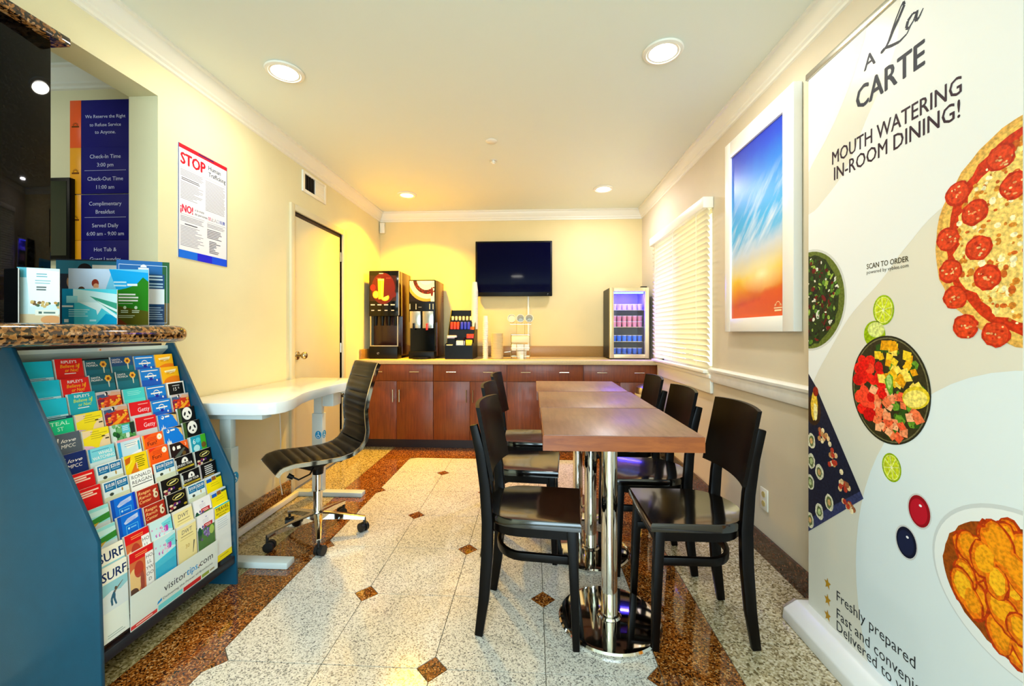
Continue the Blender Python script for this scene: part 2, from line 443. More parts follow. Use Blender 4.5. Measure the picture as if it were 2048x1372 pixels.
def crown(name, axis, a0, a1, base, sgn, zc=ZC):
    # stepped cornice profile: (out from the wall, down from the ceiling)
    pr = [(0,0),(.062,0),(.062,.012),(.05,.018),(.046,.036),(.030,.062),(.020,.074),(.020,.086),(.010,.094),(.010,.108),(0,.112)]
    poly = [(base + sgn*a, zc - b) for a, b in pr]
    struct(MB().prism(poly, axis, a0, a1).build(name, M['white'], smooth=True, ang=25))
crown('trim_crown_left', 'y', -3, YB, XL, 1); crown('trim_crown_right', 'y', -3, YB, XR, -1)
crown('trim_crown_back', 'x', XL, XR, YB, -1); crown('trim_crown_office', 'x', -4, XL-TH, 2.12, -1)
# skirting
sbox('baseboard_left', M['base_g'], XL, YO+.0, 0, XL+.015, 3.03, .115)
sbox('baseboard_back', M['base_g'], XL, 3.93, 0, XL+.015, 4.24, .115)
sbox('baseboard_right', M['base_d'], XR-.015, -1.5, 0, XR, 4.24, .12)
# chair rail on the right wall
pr = [(0,.875),(.018,.88),(.024,.90),(.024,.945),(.034,.955),(.036,.968),(.022,.978),(0,.98)]
struct(MB().prism([(XR - a, z) for a, z in pr], 'y', -1.5, WY0 - .01).build('trim_chair_rail', M['trimwhite'], smooth=True, ang=25))
# ---- door
dr = MB().box(XL-.055, DY0+.012, .01, XL-.012, DY1-.012, 2.135).build('door_1', M['door'], bevel=.002); struct(dr); dr['label'] = 'plain cream flush door in the left wall'
fr = MB(); fr.box(XL-TH, DY0-.05, 0, XL+.018, DY0, DZ+.05).box(XL-TH, DY1, 0, XL+.018, DY1+.05, DZ+.05).box(XL-TH, DY0, DZ, XL+.018, DY1, DZ+.05)
fr.build('door_frame', M['door'], dr, bevel=.004)
MB().lathe([(.0,0),(.034,0),(.034,.004),(.03,.008),(.012,.012),(.011,.035),(.024,.044),(.029,.056),(.027,.068),(.018,.076),(.0,.078)], (XL-.012, DY0+.075, 1.045), 24, axis='x').build('door_knob', M['brass'], dr, smooth=True)
for z in (1.95, 1.08, .25):
    MB().cyl((XL-.006, DY1-.006, z-.045), (XL-.006, DY1-.006, z+.045), .007, n=10).build('hinge', M['brass'], dr)
MB().box(XL-.03, DY0+.01, 2.137, XL-.008, DY1-.01, 2.162).build('door_gap_shade', M['cabdark'], dr)  # dark strip painted in for the shade of the gap above the door
# ---- window in the right wall
wf = MB()
wf.box(XR+.06, WY0, WZ0, XR+.11, WY0+.045, WZ1).box(XR+.06, WY1-.045, WZ0, XR+.11, WY1, WZ1)
wf.box(XR+.06, WY0, WZ0, XR+.11, WY1, WZ0+.045).box(XR+.06, WY0, WZ1-.045, XR+.11, WY1, WZ1)
win = struct(wf.build('window_1', M['white']))
ym = (WY0+WY1)/2 - .02
sbox('meeting_rail', mat('bronze_sash', C(60,56,50), .4), XR+.055, ym-.022, WZ0+.045, XR+.105, ym+.022, WZ1-.045, win)
for a, b, xx in ((WY0+.045, ym-.022, .08), (ym+.022, WY1-.045, .09)):
    MB().box(XR+xx, a, WZ0+.045, XR+xx+.004, b, WZ1-.045).build('pane', M['glass'], win)
m, N, L, b = newmat('insect_screen'); N.remove(b)
t_ = N.new('ShaderNodeBsdfTransparent'); t_.inputs[0].default_value = (1, .97, .80, 1)
df = N.new('ShaderNodeBsdfTranslucent'); df.inputs[0].default_value = C(250,240,200); mxx = N.new('ShaderNodeMixShader'); mxx.inputs[0].default_value = .55
L.new(t_.outputs[0], mxx.inputs[1]); L.new(df.outputs[0], mxx.inputs[2]); L.new(mxx.outputs[0], N['Material Output'].inputs[0])
MB().box(XR+.115, WY0+.03, WZ0+.03, XR+.117, ym, WZ1-.03).build('insect_screen', m, win)
ws = MB(); ws.box(XR-.035, WY0-.03, WZ0-.028, XR+.06, WY1+.0, WZ0)
ws.box(XR-.022, WY0-.02, WZ0-.135, XR, 4.21, WZ0-.028)
struct(ws.build('window_sill', M['white'], win, bevel=.004))
# outside: pale paving so daylight bounces up
sbox('exterior_ground', mat('pale_paving', C(214,208,196), .8), 1.5, -6, -.25, 14, 14, -.15)

# ================================================================== BUILT-IN COUNTER AT THE BACK
CT = .94; CF = 4.25
ux = [-1.815, -1.04, -.27, .515, 1.262]
ud = ['leftmost reddish wood base cabinet under the juice dispenser', 'reddish wood base cabinet under the condiment organizer',
      'reddish wood base cabinet under the wire cup rack, behind the table', 'rightmost reddish wood base cabinet under the small glass door fridge']
for k in range(4):
    a, b = ux[k], ux[k+1]
    t = thing('base_cabinet', ud[k], 'cabinet', ((a+b)/2, CF, 0), 'base cabinets along the back wall')
    MB().box(a, CF+.02, .10, b, YB-.02, CT-.045).build('carcass', M['cab'], t)
    MB().box(a, CF+.085, 0, b, CF+.105, .10).build('toe_kick', M['cabdark'], t)
    dw = MB().box(a+.003, CF, .718, b-.003, CF+.019, CT-.05).build('drawer', M['cab'], t, bevel=.0015)
    for q in (.25, .75):
        x = a + (b-a)*q
        h = MB(); h.cyl((x-.05, CF-.028, .815), (x+.05, CF-.028, .815), .006, n=8)
        for s_ in (-.04, .04): h.cyl((x+s_, CF, .815), (x+s_, CF-.028, .815), .004, n=6)
        h.build('pull_handle', M['steel'], dw, smooth=True)
    c = (a+b)/2
    for s_, p0, p1 in ((-1, a+.003, c-.0015), (1, c+.0015, b-.003)):
        do = MB().box(p0, CF, .105, p1, CF+.019, .714).build('cabinet_door', M['cab'], t, bevel=.0015)
        x = c + s_*.034
        h = MB(); h.cyl((x, CF-.028, .50), (x, CF-.028, .63), .006, n=8)
        for z in (.515, .615): h.cyl((x, CF, z), (x, CF-.028, z), .004, n=6)
        h.build('pull_handle', M['steel'], do, smooth=True)
t = thing('worktop', 'sand coloured laminate worktop along the back wall with tan upstand', 'countertop', (-.28, 4.5, CT-.045))
MB().box(XL+.004, CF-.035, CT-.045, XR-.004, YB-.002, CT).build('worktop_slab', M['ctop'], t, bevel=.006)
MB().box(XL+.004, YB-.022, CT+.001, XR-.004, YB-.002, CT+.125).build('back_upstand', M['splash'], t, bevel=.003)
MB().box(XL+.004, CF+.02, CT+.001, XL+.022, YB-.023, CT+.105).build('side_upstand', M['splash'], t, bevel=.003)

# ================================================================== DINING TABLES
for k, (cx_, cy_) in enumerate(((.325, 1.775), (.322, 2.328), (.312, 2.889))):
    lab = ['nearest square walnut table of the row, on a chrome pedestal', 'middle square walnut table of the three pushed together', 'farthest square walnut table, close to the cabinets'][k]
    t = thing('dining_table', lab, 'table', (cx_, cy_, 0), 'square tables pushed into a row')
    hw, hd, z1, z0 = .289, .274, .855, .800
    MB().box(cx_-hw+.004, cy_-hd+.004, z0, cx_+hw-.004, cy_+hd-.004, z1).build('tabletop', M['ttop'], t, bevel=.0015)
    e = MB(); z2 = z1-.002
    e.box(cx_-hw, cy_-hd, z0-.002, cx_+hw, cy_-hd+.0038, z2).box(cx_-hw, cy_+hd-.0038, z0-.002, cx_+hw, cy_+hd, z2)
    e.box(cx_-hw, cy_-hd+.0038, z0-.002, cx_-hw+.0038, cy_+hd-.0038, z2).box(cx_+hw-.0038, cy_-hd+.0038, z0-.002, cx_+hw, cy_+hd-.0038, z2)
    e.build('edge_band', M['tedge'], t)
    MB().cyl((cx_, cy_, .018), (cx_, cy_, .785), .034, n=32).build('column', M['chrome'], t, smooth=True)
    b_ = MB().lathe([(0,0),(.205,0),(.212,.004),(.214,.012),(.208,.019),(.19,.022),(.05,.026),(.044,.034),(.034,.036)], (cx_, cy_, 0), 64).build('base_disc', M['chrome'], t, smooth=True, ang=30)
    sp = MB().cyl((cx_, cy_, .78), (cx_, cy_, .7995), .11, n=24); sp.box(cx_-.2, cy_-.02, .785, cx_+.2, cy_+.02, .7995)
    sp.build('mounting_plate', M['black'], t)

# ================================================================== WOODEN DINING CHAIRS
def make_chair(label):
    t = thing('dining_chair', label, 'chair', (0,0,0), 'dark wooden chairs along the tables')
    E_ = M['espresso']
    # seat: straight front, bowed rear, shallow dish
    out = []
    out += [(.205, -.185), (.205, .185)]
    for i in range(0, 13):
        a = PI*i/12; out.append((-.055 - .155*math.sin(a), .185*math.cos(a)*(1 - .02*math.sin(a))))
    def shrink(p, k): return (p[0]*k + .0, p[1]*k)
    rings = [(1, .462), (1.0, .486), (.975, .494), (.80, .488), (.5, .483), (.2, .482)]
    mb = MB(); n = len(out); v_ = []
    for k_, z in rings: v_ += [(shrink(p, k_)[0], shrink(p, k_)[1], z) for p in out]
    f_ = [tuple(range(n))[::-1]]
    for r_ in range(len(rings)-1):
        for i in range(n): j = (i+1) % n; f_.append((r_*n+i, r_*n+j, (r_+1)*n+j, (r_+1)*n+i))
    f_.append(tuple(range((len(rings)-1)*n, len(rings)*n)))
    mb.add(v_, f_).build('seat', M['seat'], t, smooth=True, ang=35)
    # apron ring under the seat
    ap = [(p[0]*.93, p[1]*.93) for p in out]; ai = [(p[0]*.86, p[1]*.85) for p in out]
    v_ = [(x, y, z) for z in (.422, .4615) for q in (ap, ai) for x, y in q]; f_ = []
    for i in range(n):
        j = (i+1) % n
        f_ += [(i, j, 2*n+j, 2*n+i), (n+j, n+i, 3*n+i, 3*n+j), (i, n+i, n+j, j), (2*n+i, 2*n+j, 3*n+j, 3*n+i)]
    MB().add(v_, f_).build('apron', E_, t, smooth=True, ang=35)
    sq_ = [(-1,-1),(1,-1),(1,1),(-1,1)]
    for s in (-1, 1):
        MB().tube([(.168, s*.162, .462), (.178, s*.166, .25), (.186, s*.170, 0)], [.019, .0175, .0135], sect=sq_, up=(1,0,0)).build('leg', E_, t, bevel=.004)
        pts = [(-.205, s*.150, 0), (-.184, s*.147, .15), (-.172, s*.144, .32), (-.170, s*.142, .46), (-.180, s*.142, .60), (-.200, s*.143, .74), (-.228, s*.145, .852)]
        MB().tube(pts, [.0135, .017, .0185, .0185, .0175, .016, .013], sect=[(-1.25,-.8),(1.25,-.8),(1.25,.8),(-1.25,.8)], up=(1,0,0)).build('leg', E_, t, bevel=.004)
    # bentwood hoop stretcher
    hp = [(.176, -.150, .335)] + [(.05 - .0*i, -.150, .335) for i in (0,)]
    hp += [(-.03 - .115*math.sin(PI*i/14), -.150*math.cos(PI*i/14), .335) for i in range(15)] + [(.05, .150, .335), (.176, .150, .335)]
    MB().tube(hp, 1, sect=[(-.016,-.009),(.016,-.009),(.016,.009),(-.016,.009)], up=(0,0,1)).build('stretcher', E_, t, bevel=.003)
    # curved backrest panel in front of the rear posts
    v_ = []; f_ = []; nu, nv = 12, 6
    for lay in (0, 1):
        for a in range(nv+1):
            z = .640 + .288*a/nv
            xb = -.172 - .060*((z-.6)/.3)**1.0 + .012
            for b in range(nu+1):
                y = -.184 + .368*b/nu
                v_.append((xb - .03*(1 - (y/.184)**2) + (.004 if lay == 0 else .020) + .012, y, z + (.006*(1-(y/.184)**2) if a == nv else 0)))
    q = (nu+1)*(nv+1)
    for a in range(nv):
        for b in range(nu):
            i = a*(nu+1)+b
            f_ += [(i, i+nu+1, i+nu+2, i+1), (q+i, q+i+1, q+i+nu+2, q+i+nu+1)]
    for a in range(nv):
        for b in (0, nu):
            i = a*(nu+1)+b; f_.append((i, i+nu+1, q+i+nu+1, q+i))
    for b in range(nu):
        for a in (0, nv):
            i = a*(nu+1)+b; f_.append((i, i+1, q+i+1, q+i))
    MB().add(v_, f_).build('backrest', E_, t, smooth=True, ang=40)
    return t
CH = [(.0, 1.79, -6, 'nearest dark wooden chair on the aisle side of the tables'),
      (-.055, 2.375, -5, 'middle dark wooden chair of the three on the aisle side'),
      (-.06, 2.93, -4, 'farthest dark wooden chair on the aisle side, by the cabinets'),
      (.658, 1.79, 180, 'nearest dark wooden chair on the window wall side of the tables'),
      (.61, 2.27, 180, 'middle dark wooden chair of the three on the window wall side'),
      (.62, 2.84, 180, 'farthest dark wooden chair below the window with blinds')]
ch0 = make_chair(CH[0][3])
for i, (x, y, a, l) in enumerate(CH):
    c = ch0 if i == 0 else copy_tree(ch0, label=l)
    c.location = (x, y, 0); c.rotation_euler = (0, 0, R(a))

# ================================================================== WHITE HEIGHT-ADJUSTABLE DESK
t = thing('standing_desk', 'white height adjustable desk against the left wall with blue wheelchair stickers', 'desk', (-1.6, 2.55, 0))
DZ1 = .872
pl = [(XL+.01, 1.99), (-1.40, 1.99), (-1.345, 2.0), (-1.305, 2.03), (-1.287, 2.08), (-1.29, 2.15), (-1.315, 2.24), (-1.345, 2.34), (-1.36, 2.45), (-1.36, 2.66),
      (-1.345, 2.78), (-1.315, 2.88), (-1.29, 2.97), (-1.285, 3.05), (-1.30, 3.11), (-1.345, 3.14), (-1.40, 3.15), (XL+.01, 3.15)]
MB().prism(pl, 'z', DZ1-.062, DZ1).build('desktop', M['deskw'], t, bevel=.008)
st_m = M['matte']
for y in (2.10, 3.03):
    l_ = MB().box(-1.655, y-.028, .03, -1.575, y+.028, .62).build('leg', M['deskm'], t, bevel=.004)
    MB().box(-1.645, y-.020, .60, -1.585, y+.020, .775).build('inner_post', M['deskm'], l_, bevel=.003)
    MB().box(-1.80, y-.035, .0, -1.27, y+.035, .034).build('foot', M['deskm'], t, bevel=.006)
    MB().box(-1.76, y-.04, .775, -1.40, y+.04, .809).build('top_bracket', M['deskm'], t, bevel=.003)
    # blue sticker with a white wheelchair symbol, on the face towards the aisle
    P = Print((-1.575, y, .46), (0,1,0), (0,0,1), base=.0008)
    P.disc(0, 0, .026, .030, C(40,150,210), 0); P.disc(.000, .016, .0045, .0045, C(240,250,255), 1, 10)
    P.stroke([(0,.010),(0,-.004),(.010,-.004),(.014,-.016)], .004, C(240,250,255), 1)
    P.stroke([(.011*math.cos(a)-.001, .011*math.sin(a)-.011) for a in [R(110)+R(22)*i for i in range(11)]], .003, C(240,250,255), 1)
    P.build('sticker', st_m, l_)
    P = Print((-1.613, y-.028, .46), (1,0,0), (0,0,1), base=.0008)
    P.disc(.008, 0, .024, .030, C(40,150,210), 0); P.disc(.008, .016, .0045, .0045, C(240,250,255), 1, 10)
    P.stroke([(.008,.010),(.008,-.004),(.017,-.004),(.02,-.016)], .004, C(240,250,255), 1)
    P.stroke([(.011*math.cos(a)+.007, .011*math.sin(a)-.011) for a in [R(110)+R(22)*i for i in range(11)]], .003, C(240,250,255), 1)
    P.build('sticker', st_m, l_)
MB().box(-1.78, 2.135, .005, -1.75, 2.995, .04).build('floor_beam', M['white'], t, bevel=.003)
MB().box(-1.78, 2.14, .775, -1.73, 2.99, .808).build('crossbar', M['deskm'], t)
MB().box(-1.50, 2.86, .70, -1.42, 2.98, .809).build('control_box', M['deskm'], t, bevel=.004)
cb = MB().tube([(-1.46+.02*math.sin(i*.9), 2.99+.012*i, .79-.035*math.sin(i*PI/9)) for i in range(10)], .005, n=6)
cb.tube([(-1.43+.02*math.cos(i*.8), 3.0+.01*i, .78-.04*math.sin(i*PI/9)) for i in range(10)], .005, n=6)
cb.build('cable', M['rubber'], t, smooth=True)
tag(MB().tube([(XL+.02, 2.86, .79), (XL+.024, 2.87, .6), (XL+.035, 2.86, .45), (XL+.02, 2.88, .3), (XL+.022, 2.87, .16), (XL+.04, 2.87, .06)], .004, n=6).build('power_cable', M['white'], org=(XL+.02, 2.87, .02), smooth=True),
    'thin white power cord hanging down the wall behind the desk', 'cable')

# ================================================================== OFFICE CHAIR
oc = Vector((-1.305, 2.437, 0)); fwd = Vector((-.714, -.70, 0)).normalized(); sd = Vector((fwd.y, -fwd.x, 0)) * -1   # sd: towards the camera side
def OP(s, l, z): return tuple(oc + fwd*s + sd*l + Vector((0,0,z)))
t = thing('office_chair', 'black ribbed armless swivel chair with chrome frame at the white desk', 'chair', tuple(oc))
pth = [(.262,.462),(.235,.492),(.18,.502),(.09,.497),(0,.492),(-.08,.492),(-.14,.502),(-.19,.530),(-.222,.575),(-.232,.63),(-.226,.69),(-.222,.75),(-.232,.81),(-.25,.88),(-.272,.95),(-.292,1.01),(-.304,1.035)]
def resample(p, n):
    ds = [0]
    for a, b in zip(p, p[1:]): ds.append(ds[-1] + math.hypot(b[0]-a[0], b[1]-a[1]))
    out = []
    for i in range(n):
        x = ds[-1]*i/(n-1); k = max(j for j in range(len(ds)) if ds[j] <= x + 1e-9); k = min(k, len(p)-2)
        u = (x-ds[k])/(ds[k+1]-ds[k]); out.append((p[k][0]+(p[k+1][0]-p[k][0])*u, p[k][1]+(p[k+1][1]-p[k][1])*u))
    return out
NP = 151; rp = resample(pth, NP); hwid = .178
def sling(i0, i1, nm):
    v_ = []; f_ = []; nl = 8; cnt = i1 - i0
    for lay in (0, 1):
        for i in range(i0, i1):
            a, b = rp[max(i-1,0)], rp[min(i+1,NP-1)]; dx, dz = b[0]-a[0], b[1]-a[1]; l_ = math.hypot(dx, dz); nx, nz = -dz/l_, dx/l_   # normal
            if lay == 0: nx, nz = -nx, -nz
            rib = .010 + .009*abs(math.sin(PI*i/7.5))**.6
            for j in range(nl+1):
                y = -hwid + 2*hwid*j/nl; ed = 1 - .55*abs(y/hwid)**8
                v_.append(OP(rp[i][0] + nx*rib*ed, y, rp[i][1] + nz*rib*ed))
    q = cnt*(nl+1)
    for i in range(cnt-1):
        for j in range(nl):
            k = i*(nl+1)+j; f_ += [(k, k+1, k+nl+2, k+nl+1), (q+k, q+k+nl+1, q+k+nl+2, q+k+1)]
        for j in (0, nl):
            k = i*(nl+1)+j; f_.append((k, k+nl+1, q+k+nl+1, q+k))
    for i in (0, cnt-1):
        for j in range(nl): k = i*(nl+1)+j; f_.append((k, k+1, q+k+1, q+k))
    return MB().add(v_, f_).build(nm, M['leather'], t, smooth=True, ang=60)
cut = min(range(NP), key=lambda i: abs(rp[i][0]+.21)+abs(rp[i][1]-.55))
sling(0, cut+1, 'seat'); sling(cut, NP, 'backrest')
for s in (-1, 1):
    MB().tube([OP(a, s*(hwid+.008), b-.004) for a, b in resample(pth, 60)], 1, sect=[(-.011,-.006),(.011,-.006),(.011,.006),(-.011,.006)], up=None).build('side_rail', M['chrome'], t, smooth=True, ang=50)
mc = MB()
mc.tube([OP(.10, 0, .455), OP(.02, 0, .43), OP(-.06, 0, .45)], [.03, .045, .03], n=10)
mc.tube([OP(.03, -.17, .478), OP(0, 0, .445), OP(.03, .17, .478)], .014, n=8); mc.tube([OP(-.08, -.17, .478), OP(-.03, 0, .445), OP(-.08, .17, .478)], .014, n=8)
mc.cyl(OP(0, 0, .37), OP(0, 0, .43), .030, .036)
mc.build('tilt_mechanism', M['black'], t, smooth=True)
lv = MB().tube([OP(.03, .03, .425), OP(.07, .09, .405), OP(.14, .13, .40), OP(.17, .12, .42)], [.005]*4, n=6); lv.cyl(OP(.165, .122, .415), OP(.19, .112, .432), .012, .014, 8)
lv.build('lever', M['black'], t, smooth=True)
gc = MB().cyl(oc + Vector((0,0,.10)), oc + Vector((0,0,.27)), .026, n=20); gc.cyl(oc + Vector((0,0,.27)), oc + Vector((0,0,.38)), .015, n=16)
gc.build('gas_column', M['chrome'], t, smooth=True)
MB().lathe([(0,.085),(.034,.085),(.042,.095),(.042,.125),(.030,.15),(.027,.15)], tuple(oc), 20).build('hub', M['chrome'], t, smooth=True)
for k in range(5):
    a = R(-133 + 72*k); u_ = Vector((math.cos(a), math.sin(a), 0))
    lg = MB().tube([oc + u_*.03 + Vector((0,0,.118)), oc + u_*.15 + Vector((0,0,.105)), oc + u_*.275 + Vector((0,0,.085))], [.026,.020,.013], sect=[(.7,-.9),(.9,-.4),(.9,.4),(.7,.9),(-.7,.9),(-.9,.4),(-.9,-.4),(-.7,-.9)], up=(0,0,1))
    l_ = lg.build('base_leg', M['chrome'], t, smooth=True, ang=30)
    cs = MB(); p = oc + u_*.272; ax = Vector((math.cos(a+.9), math.sin(a+.9), 0))
    cs.cyl(p + Vector((0,0,.05)), p + Vector((0,0,.088)), .008, n=10)
    q = p + Vector((-ax.y, ax.x, 0))*.012 + Vector((0,0,.0275))
    for s in (-1, 1): cs.cyl(q + ax*s*.006, q + ax*s*.024, .0275, n=20)
    cs.cyl(q - ax*.01, q + ax*.01, .02, n=14)
    cs.build('caster', M['rubber'], l_, smooth=True, ang=40)

# ================================================================== RECEPTION: BAR, COLUMN, WALL SIGNS
t = thing('bar_counter', 'gold brown polished granite bar counter with bullnose edge above the brochure rack', 'countertop', (-1.75, .6, 1.19))
xe, ye, rr = -1.455, 1.725, .10
pl = [(-2.2, -.95), (xe, -.95), (xe, ye-rr)] + [(xe-rr+rr*math.cos(a), ye-rr+rr*math.sin(a)) for a in [R(90)*i/8 for i in range(1, 9)]] + [(-2.2, ye)]
MB().prism(pl, 'z', 1.188, 1.256).build('bar_slab', M['counter_g'], t, bevel=.031, seg=6)
t = thing('granite_pillar', 'polished black granite pillar with brown granite cap on the bar', 'pillar', (-1.95, 1.28, 1.256))
MB().box(-2.06, 1.10, 1.2575, -1.80, 1.45, 2.318).build('shaft', M['black_g'], t, bevel=.004)
MB().box(-2.10, 1.06, 2.318, -1.765, 1.488, 2.352).build('cap', M['counter_g'], t, bevel=.006)
sun_o, blu = C(255,170,10), C(8,6,124)
SG = [((143, 203), (262, 295), 'topmost blue sign, about refusing service, with red orange strip', C(255,90,20)),
      ((143, 297), (262, 387), 'blue check in and check out times sign with orange strip', sun_o),
      ((143, 391), (262, 480), 'blue breakfast hours sign with orange strip', sun_o),
      ((143, 482), (262, 572), 'lowest blue sign, hot tub and laundry, behind the cards', sun_o)]
YS = 2.118
def onY(px, py, Y):
    s_, c_ = math.sin(math.atan(42/823)), math.cos(math.atan(42/823))
    r_ = (px-1024)/823; zc = Y/(r_*s_ + c_); return zc*(r_*c_ - s_), 1.23 - (py-664)/823*zc
for k, (a, b, lab, oc_) in enumerate(SG):
    x0, z1 = onY(*a, YS); x1, z0 = onY(*b, YS); W_, H_ = x1-x0, z1-z0
    t = thing('wall_sign', lab, 'sign', ((x0+x1)/2, YS, z0), 'blue signs stacked on the office wall')
    sp_ = .19*W_
    MB().box(x0, YS-.008, z0, x0+sp_-.001, YS, z1).build('colour_strip', mat('sign_strip', oc_, .35), t, bevel=.001)
    MB().box(x0+sp_, YS-.008, z0, x1, YS, z1).build('sign_panel', mat('sign_blue', blu, .55, spec=.2), t, bevel=.001)
    P = Print((x0, YS-.008, z0), (1,0,0), (0,0,1)); lt = C(214,220,255); cx = sp_ + (W_-sp_)/2
    def sgl(s_, f, h=.0215): P.text(s_, cx, H_*f, h, lt, 1, al='c', bold=.015)
    if k == 0: sgl('We Reserve the Right', .62, .0185), sgl('to Refuse Service', .445, .0185), sgl('to Anyone.', .29, .0192)
    if k == 1: sgl('Check-In Time', .76), sgl('3:00 pm', .58), sgl('Check-Out Time', .28), sgl('11:00 am', .10)
    if k == 2: sgl('Complimentary', .76), sgl('Breakfast', .58), sgl('Served Daily', .28), sgl('6:00 am - 9:00 am', .10)
    if k == 3: sgl('Hot Tub &', .76), sgl('Guest Laundry', .55)
    if k in (1, 2): P.rect(sp_+.02, H_*.495, W_-.02, H_*.502, lt, 1)
    P.build('lettering', M['matte'], t)
    # emblem: a rising half sun over a small banner
    P = Print((x0, YS-.008, z0), (1,0,0), (0,0,1)); ec = C(120,60,0); yc = H_*.47; xc = sp_/2
    P.disc(xc, yc, .0125, .0125, ec, 0, 14, 0, 0, PI); P.disc(xc, yc, .0095, .0095, oc_, 1, 14, 0, 0, PI)
    for i in range(7):
        a_ = R(18 + 24*i); P.stroke([(xc+.0135*math.cos(a_), yc+.0135*math.sin(a_)), (xc+.0185*math.cos(a_), yc+.0185*math.sin(a_))], .0022, ec, 0)
    P.rect(xc-.021, yc-.010, xc+.021, yc-.001, ec, 1)
    P.build('emblem', M['matte'], t)
t = thing('wall_monitor', 'dark wall screen in a black frame behind the pillar, left of the signs', 'screen', (-2.5, YS, 1.4))
x1, zt = onY(141, 355, YS-.03); x0, zb = onY(0, 520, YS-.03)
MB().box(x0, YS-.035, zb, x1, YS, zt).build('screen_frame', M['black'], t, bevel=.004)
MB().box(x0+.02, YS-.037, zb+.02, x1-.016, YS-.0352, zt-.02).build('screen', mat('green_dark_screen', C(10,30,20), .08), t)

# ---- poster on the left wall
t = thing('notice_poster', 'white anti trafficking notice with red heading on the left wall', 'poster', (XL, 2.212, 1.62))
py0, py1, pz0, pz1 = 2.041, 2.382, 1.62, 2.216; W_, H_ = py1-py0, pz1-pz0
MB().box(XL+.0005, py0, pz0, XL+.004, py1, pz1).build('sheet', mat('poster_paper', C(238,238,248), .3, coat=.2), t)
P = Print((XL+.004, py0, pz0), (0,1,0), (0,0,1)); rd, gy, bl = C(214,16,40), C(150,150,170), C(20,30,225)
P.rect(0, 0, W_, .042, bl, 0); P.rect(0, 0, W_*.36, .042, C(0,110,235), 1); P.rect(W_*.66, 0, W_, .042, C(0,80,240), 1)
P.rect(0, H_-.022, W_, H_, rd, 0); P.rect(W_*.38, H_-.012, W_*.70, H_-.004, C(60,20,90), 1); P.rect(0, 0, .004, H_, C(60,70,130), 2); P.rect(W_-.004, 0, W_, H_, C(60,70,130), 2)
P.text('STOP', .016, H_-.100, .060, rd, 1, w=.160, bold=.09)
P.text('Human', .200, H_-.068, .026, C(10,50,80), 1, w=.090, bold=.03); P.text('Trafficking', .200, H_-.104, .026, C(10,50,80), 1, w=.128, bold=.03)
P.rect(.012, H_-.122, W_-.012, H_-.1205, gy, 1)
P.lines(.014, .165, H_-.130, 5, .0075, .0028, gy); P.lines(.02, .14, H_-.172, 2, .0085, .004, C(90,90,110)); P.lines(.014, .165, H_-.195, 12, .0078, .0026, gy, jag=.5)
P.lines(.178, W_-.014, H_-.135, 22, .0078, .0028, gy, jag=.12)
P.text('\u00a1NO!', .014, H_-.352, .040, C(226,20,70), 1, w=.078, bold=.07)
P.text('a la trata', .105, H_-.328, .013, C(80,80,100), 1); P.text('de personas', .105, H_-.350, .013, C(80,80,100), 1)
for i, (ch_, c_) in enumerate(zip('\u7981\u6b62\u4eba\u53e3\u8ca9\u8ce3', [C(230,110,150), C(140,120,140), C(140,130,150), C(120,140,190), C(70,100,200), C(40,70,190)])):
    P.text(ch_, .196 + i*.0215, H_-.352, .0165, c_, 1)
P.rect(.012, H_-.366, W_-.19+.02, H_-.3645, gy, 1); P.rect(.19, H_-.366, W_-.012, H_-.3645, gy, 1)
P.lines(.014, .170, H_-.374, 4, .0078, .003, gy); P.lines(.04, .13, H_-.412, 1, .008, .005, C(70,70,90)); P.lines(.014, .170, H_-.426, 14, .0078, .0028, gy, jag=.4)
P.lines(.190, W_-.014, H_-.374, 3, .008, .003, gy); P.lines(.190, W_-.02, H_-.405, 6, .009, .004, C(90,90,110), jag=.4); P.lines(.205, W_-.05, H_-.470, 8, .009, .0042, C(90,90,110), jag=.6)
P.build('print', M['matte'], t)
# ---- air vent high on the left wall
t = thing('air_vent', 'white air vent cover with one dark half, above the door', 'vent', (XL, 3.37, 2.36))
a, b, z0, z1 = 3.185, 3.555, 2.355, 2.525
f_ = MB(); f_.box(XL, a, z0, XL+.014, a+.03, z1).box(XL, b-.03, z0, XL+.014, b, z1).box(XL, a+.03, z0, XL+.014, b-.03, z0+.025).box(XL, a+.03, z1-.02, XL+.014, b-.03, z1)
f_.build('vent_frame', M['white'], t, bevel=.002)
MB().box(XL+.0005, a+.03, z0+.025, XL+.002, b-.03, z1-.02).build('duct_opening', mat('duct_dark', C(8,6,5), .9), t)
MB().box(XL+.003, 3.375, z0+.025, XL+.010, b-.03, z1-.02).build('damper_plate', M['white'], t)
for k in range(8):
    z = z0+.034+.0155*k; MB().box(XL+.010, 3.378, z, XL+.013, b-.032, z+.004).build('vent_slat', M['white'], t)
for k in range(4):
    y = a+.045+.035*k; MB().box(XL+.003, y, z0+.026, XL+.009, y+.003, z1-.021).build('vent_slat', M['blacks'], t)
tag(MB().box(XL+.012, YB-.045, 2.41, XL+.068, YB-.001, 2.535).build('motion_sensor', M['white'], org=(XL+.04, YB-.02, 2.41), bevel=.006), 'small white sensor box in the back left corner under the cornice', 'sensor')

